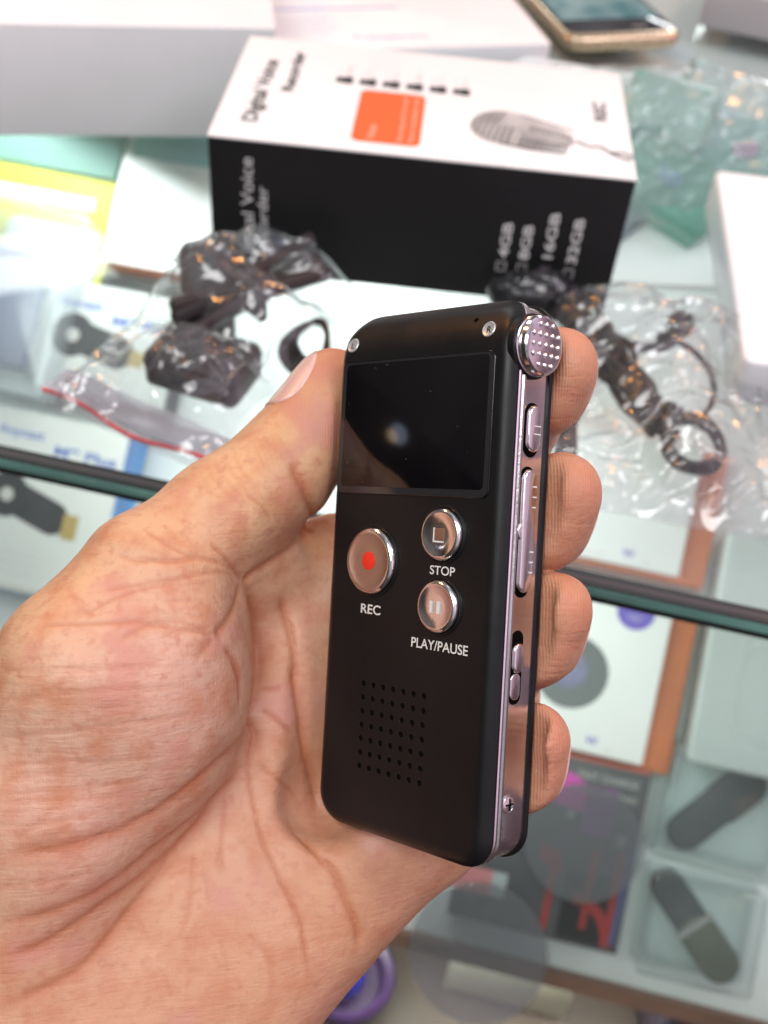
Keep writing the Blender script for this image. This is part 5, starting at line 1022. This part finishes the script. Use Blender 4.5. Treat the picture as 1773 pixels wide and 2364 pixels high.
(0.0959448, 0.38, [(-31.2,80.4,197.2),(-30.9,81.1,197.1),(-30.3,82.0,197.1),(-29.9,82.6,197.0),(-29.6,83.0,197.0)]),
(0.12366, 0.38, [(-17.2,74.2,204.5),(-17.0,75.2,204.2),(-16.8,76.4,203.9),(-16.4,77.6,203.6),(-16.2,78.9,203.4)]),
(0.121624, 0.38, [(-35.5,82.3,195.6),(-35.4,83.1,195.4),(-35.2,84.2,195.2),(-34.9,85.2,195.1),(-34.9,85.8,194.9)]),
(0.124786, 0.38, [(-33.3,67.6,201.2),(-33.1,68.5,200.8),(-32.8,70.0,200.3),(-32.5,71.4,199.8),(-32.3,72.4,199.5)]),
(0.116547, 0.38, [(-45.8,67.9,194.4),(-45.6,68.7,194.9),(-45.4,69.6,195.3),(-45.3,70.8,195.7),(-45.2,71.5,195.8)]),
(0.137964, 0.38, [(-27.1,84.4,197.5),(-26.8,85.1,197.5),(-26.5,85.9,197.5),(-26.2,86.6,197.4),(-25.9,87.2,197.4)]),
(0.135749, 0.38, [(-36.2,77.0,196.8),(-35.7,77.8,196.7),(-35.0,79.0,196.6),(-34.6,79.9,196.4),(-34.1,80.7,196.3)]),
(0.0942519, 0.38, [(-47.2,71.8,194.3),(-47.1,73.0,194.6),(-46.8,74.8,194.8),(-46.5,76.6,194.8),(-46.2,77.9,194.6)]),
(0.7, 1.2, [(-21.1,17.2,219.1),(-20.6,19.5,220.4),(-19.7,22.7,220.6),(-18.8,25.4,219.8),(-18.0,28.9,218.6),(-17.5,31.7,217.8),(-17.5,33.6,217.4),(-17.3,34.5,217.3)]),
(0.45, 0.5, [(-20.7,18.2,220.0),(-20.2,20.4,220.7),(-19.3,23.4,220.5),(-18.6,26.3,219.4),(-18.0,29.3,218.4),(-17.5,32.4,217.6),(-17.3,34.4,217.3)]),
(0.4, 0.45, [(-24.4,34.6,214.4),(-22.4,34.9,214.9),(-20.2,34.9,215.4)]),
(0.5, 0.5, [(-24.2,38.4,212.8),(-22.7,39.5,213.0),(-21.0,40.8,213.2),(-19.5,42.3,213.8),(-18.3,43.5,214.9)]),
(0.4, 0.45, [(-24.3,49.3,210.1),(-22.8,50.4,210.2),(-20.7,51.9,211.0),(-19.1,55.1,216.0),(-17.6,57.4,218.3)]),
(0.25, 0.9, [(-25.4,77.4,200.1),(-23.9,78.9,200.2),(-22.2,80.9,200.2),(-21.1,83.1,200.2),(-20.2,84.8,200.3)]),
(0.25, 0.8, [(-35.8,63.0,202.7),(-35.6,64.4,202.1),(-35.7,66.5,201.0),(-35.5,68.6,200.1),(-35.6,70.6,199.2),(-35.7,72.8,198.3),(-36.1,74.8,197.6),(-36.5,76.2,197.0)]),
(0.3, 0.7, [(-30.3,53.9,206.9),(-30.4,55.9,206.9),(-30.6,58.6,206.2),(-30.7,61.3,205.1),(-30.8,63.4,204.1),(-30.5,65.9,203.0),(-30.0,67.3,202.5)]),
(0.7, 1.5, [(-18.2,-10.0,209.9),(-17.3,-8.2,210.0),(-16.2,-6.0,210.7),(-15.4,-4.5,211.6),(-15.2,-3.2,212.4),(-14.6,-1.2,214.6),(-14.8,1.1,220.8),(-16.0,3.6,226.9),(-16.8,5.3,224.4)]),
(0.5, 0.5, [(-18.2,-10.0,209.9),(-17.3,-8.2,210.0),(-16.2,-5.9,210.7),(-15.6,-4.7,211.5),(-15.1,-3.1,212.5),(-14.6,-1.3,214.6),(-14.8,1.1,220.6),(-16.0,3.5,227.0),(-16.8,5.3,224.4)]),
(0.3, 0.4, [(-26.0,-3.4,203.7),(-24.7,-2.4,204.3),(-23.2,-1.1,205.2),(-22.3,0.3,206.1),(-21.8,1.3,206.9)]),
(0.5, 0.5, [(-32.1,5.8,198.9),(-31.0,6.8,199.7),(-29.8,8.2,201.0),(-28.8,9.7,202.6),(-28.1,11.2,204.6),(-27.5,12.5,206.6),(-27.0,13.3,208.1)]),
(0.9, 0.9, [(-27.1,13.3,207.9),(-26.1,12.4,209.8),(-24.8,11.1,211.5),(-23.1,10.1,214.2),(-21.3,9.0,216.8),(-18.9,7.0,220.4),(-17.2,5.4,223.7)]),
(0.3, 0.4, [(-47.4,7.2,192.3),(-45.9,7.9,191.7),(-43.8,8.7,191.4),(-42.1,8.7,191.6),(-39.9,8.6,192.2),(-37.4,8.6,193.4),(-35.3,8.7,194.8)]),
(0.3, 0.4, [(-42.6,3.5,194.7),(-41.2,4.4,194.2),(-39.3,5.7,194.0),(-37.3,6.9,194.3),(-35.0,8.2,195.3),(-33.3,9.2,196.4)]),
(0.16, 0.35, [(-26.8,-14.1,211.8),(-25.4,-12.8,210.1),(-24.1,-11.1,208.9),(-23.3,-9.5,208.0),(-22.7,-8.3,207.6)]),
(0.16, 0.35, [(-26.1,-14.3,211.9),(-24.7,-12.9,210.2),(-23.1,-11.3,209.1),(-22.3,-9.6,208.4),(-21.8,-8.3,208.0)]),
(0.16, 0.35, [(-25.1,-14.8,212.0),(-23.7,-13.1,210.3),(-22.2,-11.2,209.3),(-21.3,-9.5,208.6),(-20.8,-8.2,208.4)]),
(0.16, 0.35, [(-24.2,-14.9,211.9),(-22.8,-13.3,210.4),(-21.2,-11.1,209.4),(-20.4,-9.5,209.0),(-19.7,-8.4,208.9)]),
(0.16, 0.35, [(-23.2,-15.2,212.0),(-21.9,-13.3,210.5),(-20.3,-11.1,209.6),(-19.3,-9.5,209.4),(-18.7,-8.3,209.3)]),
(0.16, 0.35, [(-22.5,-15.4,212.0),(-21.0,-13.5,210.7),(-19.4,-11.2,209.9),(-18.3,-9.6,209.8),(-17.7,-8.4,209.8)]),
(0.16, 0.35, [(-21.6,-15.6,212.1),(-19.9,-13.6,210.9),(-18.4,-11.2,210.2),(-17.3,-9.5,210.2),(-16.6,-8.4,210.4)]),
(0.14, 0.35, [(-35.1,-7.8,205.5),(-34.4,-6.7,204.1),(-33.1,-4.9,202.6),(-31.6,-3.4,201.8),(-30.2,-2.2,201.6)]),
(0.14, 0.35, [(-33.7,-9.0,206.6),(-32.9,-7.7,204.8),(-31.8,-5.8,203.2),(-29.9,-4.0,202.4),(-28.6,-2.7,202.3)]),
(0.14, 0.35, [(-32.5,-10.3,208.3),(-31.5,-8.6,205.7),(-30.2,-6.5,203.9),(-28.4,-4.6,203.1),(-26.9,-3.1,203.2)]),
(0.14, 0.35, [(-31.1,-11.7,210.1),(-30.1,-9.6,207.0),(-28.7,-7.3,204.9),(-26.8,-5.1,204.1),(-25.3,-3.4,204.2)]),
(0.14, 0.35, [(-29.7,-12.9,211.5),(-28.6,-10.9,208.4),(-27.3,-8.1,205.9),(-25.4,-5.8,205.2),(-23.7,-3.7,205.4)])]

# creases of the palm: 3-D polylines in the hand frame with depth and width (mm)
HN = vnormals(HV, HF)
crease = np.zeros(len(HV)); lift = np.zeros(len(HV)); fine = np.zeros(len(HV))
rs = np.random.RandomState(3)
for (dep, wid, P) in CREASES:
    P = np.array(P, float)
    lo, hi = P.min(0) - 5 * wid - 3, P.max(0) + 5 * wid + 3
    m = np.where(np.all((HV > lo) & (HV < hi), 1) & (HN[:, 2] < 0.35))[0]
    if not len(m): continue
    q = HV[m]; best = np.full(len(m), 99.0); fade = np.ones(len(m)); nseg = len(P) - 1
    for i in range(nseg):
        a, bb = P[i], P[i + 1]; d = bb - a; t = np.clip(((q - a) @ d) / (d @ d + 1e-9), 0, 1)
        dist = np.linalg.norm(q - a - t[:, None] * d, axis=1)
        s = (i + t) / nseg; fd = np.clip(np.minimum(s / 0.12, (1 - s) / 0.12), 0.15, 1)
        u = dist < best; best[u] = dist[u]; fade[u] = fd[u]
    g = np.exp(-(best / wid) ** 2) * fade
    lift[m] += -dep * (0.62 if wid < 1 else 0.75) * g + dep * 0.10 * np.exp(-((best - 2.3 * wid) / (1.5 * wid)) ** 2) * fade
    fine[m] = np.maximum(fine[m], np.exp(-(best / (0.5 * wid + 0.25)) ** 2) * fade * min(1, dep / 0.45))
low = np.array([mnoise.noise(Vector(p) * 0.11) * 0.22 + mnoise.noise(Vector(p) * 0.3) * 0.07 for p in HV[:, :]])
HV = HV + HN * (np.maximum(lift, -1.7) + low)[:, None]
me = bpy.data.meshes.new('hand')
HL = (HV - np.array(HO)) * MM
me.vertices.add(len(HL)); me.vertices.foreach_set('co', HL.astype(np.float32).ravel())
me.loops.add(len(HF) * 4); me.loops.foreach_set('vertex_index', HF.astype(np.int32).ravel())
me.polygons.add(len(HF)); me.polygons.foreach_set('loop_start', np.arange(0, 4 * len(HF), 4, dtype=np.int32))
me.polygons.foreach_set('use_smooth', np.ones(len(HF), bool)); me.update(calc_edges=True); me.validate()
flush = np.zeros(len(HV))
for fg in (index, middle, ring, pinky, [TH_TIP, TH_PAD]):
    for q in fg[-2:]:
        flush = np.maximum(flush, np.exp(-(np.linalg.norm(HV - np.array(q[:3]), axis=1) / 13.0) ** 2))
def zone(nm_, pts, r_, k_):
    z_ = np.zeros(len(HV))
    for q in pts: z_ = np.maximum(z_, np.exp(-(np.linalg.norm(HV - np.array(q[:3]), axis=1) / r_) ** 2))
    za = me.attributes.new(nm_, 'FLOAT', 'POINT'); za.data.foreach_set('value', (z_ * k_).astype(np.float32))
zone('thumb_tan', [J(650, 960, 215, 0), J(520, 1060, 205, 0), J(360, 1190, 195, 0), J(150, 1300, 190, 0)], 20, .85)
zone('ball_pink', [J(300, 1480, 188, 0), J(120, 1650, 190, 0), J(420, 1560, 190, 0)], 22, .8)
zone('heel_red', [J(750, 1950, 212, 0), J(480, 2100, 205, 0), J(660, 1600, 220, 0), J(200, 2180, 200, 0)], 26, .8)
fa_ = me.attributes.new('flush', 'FLOAT', 'POINT'); fa_.data.foreach_set('value', (flush * (1.0)).astype(np.float32))
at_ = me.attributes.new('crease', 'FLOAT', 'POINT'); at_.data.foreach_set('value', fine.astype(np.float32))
hand = bpy.data.objects.new('hand', me); COL.objects.link(hand); hand.matrix_world = HAND_M
tag(hand, 'left hand with creased palm, thumb pressed on the edge of the black voice recorder', 'hand')

def skin():
    m = bpy.data.materials.new('skin'); m.use_nodes = True; t = m.node_tree; b = t.nodes['Principled BSDF']
    co = t.nodes.new('ShaderNodeTexCoord')
    def noise(sc, det=4):
        n = t.nodes.new('ShaderNodeTexNoise'); n.inputs['Scale'].default_value = sc; n.inputs['Detail'].default_value = det
        t.links.new(co.outputs['Object'], n.inputs[0]); return n
    def mixc(fac, a, c, typ='MIX'):
        x = t.nodes.new('ShaderNodeMix'); x.data_type = 'RGBA'; x.blend_type = typ
        for s, v in ((0, fac), (6, a), (7, c)):
            if hasattr(v, 'is_linked') or not isinstance(v, (tuple, float, int)): t.links.new(v, x.inputs[s])
            else: x.inputs[s].default_value = (*v, 1) if isinstance(v, tuple) else v
        return x.outputs[2]
    def ramp(src, p0, p1):
        r = t.nodes.new('ShaderNodeMapRange'); r.inputs[1].default_value = p0; r.inputs[2].default_value = p1
        t.links.new(src, r.inputs[0]); return r.outputs[0]
    c = mixc(ramp(noise(38, 3).outputs[0], 0.36, 0.64), SK_A, SK_B)           # tan and pink blotches
    for nm_, cc in (('thumb_tan', (0.62, 0.37, 0.19)), ('ball_pink', (0.60, 0.365, 0.275)), ('heel_red', (0.56, 0.28, 0.16))):
        q = t.nodes.new('ShaderNodeAttribute'); q.attribute_name = nm_
        c = mixc(q.outputs['Fac'], c, cc)
    c = mixc(ramp(noise(150, 4).outputs[0], 0.45, 0.75), c, SK_C)
    c = mixc(ramp(noise(520, 3).outputs[0], 0.52, 0.85), c, (0.49, 0.21, 0.13))
    c = mixc(ramp(noise(75, 2).outputs[0], 0.58, 0.72), c, (0.56, 0.27, 0.20))
    fl = t.nodes.new('ShaderNodeAttribute'); fl.attribute_name = 'flush'
    fk = t.nodes.new('ShaderNodeMath'); fk.operation = 'MULTIPLY'; fk.inputs[1].default_value = 0.75
    t.links.new(fl.outputs['Fac'], fk.inputs[0]); c = mixc(fk.outputs[0], c, (0.50, 0.19, 0.105))   # fingertips are redder skin
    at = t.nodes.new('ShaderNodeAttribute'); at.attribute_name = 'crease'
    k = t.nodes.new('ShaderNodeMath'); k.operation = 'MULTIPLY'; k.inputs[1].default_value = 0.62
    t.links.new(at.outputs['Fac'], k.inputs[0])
    c = mixc(k.outputs[0], c, SK_D)                                           # creases coloured redder and darker
    t.links.new(c, b.inputs['Base Color'])
    b.inputs['Subsurface Weight'].default_value = 0.22; b.inputs['Subsurface Radius'].default_value = (1.0, 0.35, 0.18)
    b.inputs['Subsurface Scale'].default_value = 0.0028
    b.inputs['Roughness'].default_value = 0.46; b.inputs['Specular IOR Level'].default_value = 0.42
    # friction ridges and pores
    wv = t.nodes.new('ShaderNodeTexWave'); wv.inputs['Scale'].default_value = 620; wv.inputs['Distortion'].default_value = 5.0; wv.inputs['Detail'].default_value = 1.5
    wv.inputs['Detail Scale'].default_value = 0.35
    t.links.new(co.outputs['Object'], wv.inputs[0])
    vo = t.nodes.new('ShaderNodeTexVoronoi'); vo.inputs['Scale'].default_value = 900; vo.feature = 'DISTANCE_TO_EDGE'
    t.links.new(co.outputs['Object'], vo.inputs[0])
    b1 = t.nodes.new('ShaderNodeBump'); b1.inputs['Strength'].default_value = 0.045; b1.inputs['Distance'].default_value = 0.0004
    t.links.new(wv.outputs[0], b1.inputs['Height'])
    b2 = t.nodes.new('ShaderNodeBump'); b2.inputs['Strength'].default_value = 0.16; b2.inputs['Distance'].default_value = 0.0004
    t.links.new(vo.outputs[0], b2.inputs['Height']); t.links.new(b1.outputs[0], b2.inputs['Normal'])
    # fine skin lines: stretched noise along two directions
    def lines(rot, sx, sy):
        mp = t.nodes.new('ShaderNodeMapping'); mp.inputs['Rotation'].default_value = (0, 0, math.radians(rot)); mp.inputs['Scale'].default_value = (sx, sy, 260)
        t.links.new(co.outputs['Object'], mp.inputs[0])
        n = t.nodes.new('ShaderNodeTexNoise'); n.inputs['Scale'].default_value = 1.0; n.inputs['Detail'].default_value = 3; n.inputs['Distortion'].default_value = .5
        t.links.new(mp.outputs[0], n.inputs[0])
        r = t.nodes.new('ShaderNodeMapRange'); r.inputs[1].default_value = .36; r.inputs[2].default_value = .5
        t.links.new(n.outputs[0], r.inputs[0]); return r.outputs[0]
    prev = b2.outputs[0]
    for rot, sx, sy, st in ((8, 90, 900, .09), (62, 120, 1000, .12), (-40, 130, 1000, .10)):
        bb = t.nodes.new('ShaderNodeBump'); bb.inputs['Strength'].default_value = st; bb.inputs['Distance'].default_value = 0.0004
        t.links.new(lines(rot, sx, sy), bb.inputs['Height']); t.links.new(prev, bb.inputs['Normal']); prev = bb.outputs[0]
    # finger prints
    wf = t.nodes.new('ShaderNodeMath'); wf.operation = 'MULTIPLY'
    t.links.new(wv.outputs[0], wf.inputs[0]); t.links.new(fl.outputs['Fac'], wf.inputs[1])
    bf = t.nodes.new('ShaderNodeBump'); bf.inputs['Strength'].default_value = .22; bf.inputs['Distance'].default_value = 0.0003
    t.links.new(wf.outputs[0], bf.inputs['Height']); t.links.new(prev, bf.inputs['Normal'])
    n3 = noise(420, 5)
    b3 = t.nodes.new('ShaderNodeBump'); b3.inputs['Strength'].default_value = 0.25; b3.inputs['Distance'].default_value = 0.0006
    t.links.new(n3.outputs[0], b3.inputs['Height']); t.links.new(bf.outputs[0], b3.inputs['Normal'])
    t.links.new(b3.outputs[0], b.inputs['Normal'])
    return m
SK_A, SK_B, SK_C, SK_D = (0.58, 0.34, 0.205), (0.58, 0.31, 0.222), (0.50, 0.21, 0.11), (0.40, 0.115, 0.045)
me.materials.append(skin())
from mathutils.bvhtree import BVHTree
HBVH = BVHTree.FromPolygons([Vector(v) for v in HV], [tuple(int(i) for i in f) for f in HF])
m_nail = pmat('nail', (0.70, 0.43, 0.37), 0.25, spec=0.5, coat=0.3, var=0.06, vscale=120)
def nail(A, B, outward, half, l0, l1, off, label=None):
    """curved plate on the cylinder around A->B (A is the tip), facing 'outward'"""
    a = np.array(A[:3]); c = np.array(B[:3]); d = a - c; L = np.linalg.norm(d); d = d / L
    o = np.array(outward, float); o = o - d * (o @ d); o /= np.linalg.norm(o); w = np.cross(d, o)
    R = []
    nu, nv = 12, 14
    top = MB(); V = []; F = []
    for i in range(nu + 1):
        s = i / nu; 
        for j in range(nv + 1):
            q = -1 + 2 * j / nv
            taper = math.sqrt(max(0.0, 1 - abs(2 * s - 1) ** 3.2 * 0.72)) if s < 0.5 else math.sqrt(max(0.0, 1 - abs(2 * s - 1) ** 2.6 * 0.9))
            th = math.radians(half) * q * taper
            x = l0 + (l1 - l0) * s
            dr = o * cos(th) + w * sin(th); p = c + d * min(x, L); far = p + dr * 30 + d * max(0, x - L)
            h = HBVH.ray_cast(Vector(far), -Vector(dr))
            q3 = np.array(h[0]) if h[0] is not None else p + dr * B[3]
            V.append(q3 + dr * off - np.array(HO))
    for i in range(nu):
        for j in range(nv): F.append((i * (nv + 1) + j, i * (nv + 1) + j + 1, (i + 1) * (nv + 1) + j + 1, (i + 1) * (nv + 1) + j))
    mb = MB(); mb.add(V, F, True); ob = mb.build('fingernail', m_nail, hand)
    md = ob.modifiers.new('thick', 'SOLIDIFY'); md.thickness = 0.0006; md.offset = -1
    return ob
nail(TH_TIP, TH_PAD, (-0.85, -0.36, -0.26), 44, -3.0, 11.2, 0.3)
for fg in (index, middle, ring, pinky):
    nail(fg[-1], fg[-2], (0.93, -0.08, 0.25), 42, -6.0, 9.2, 0.25)
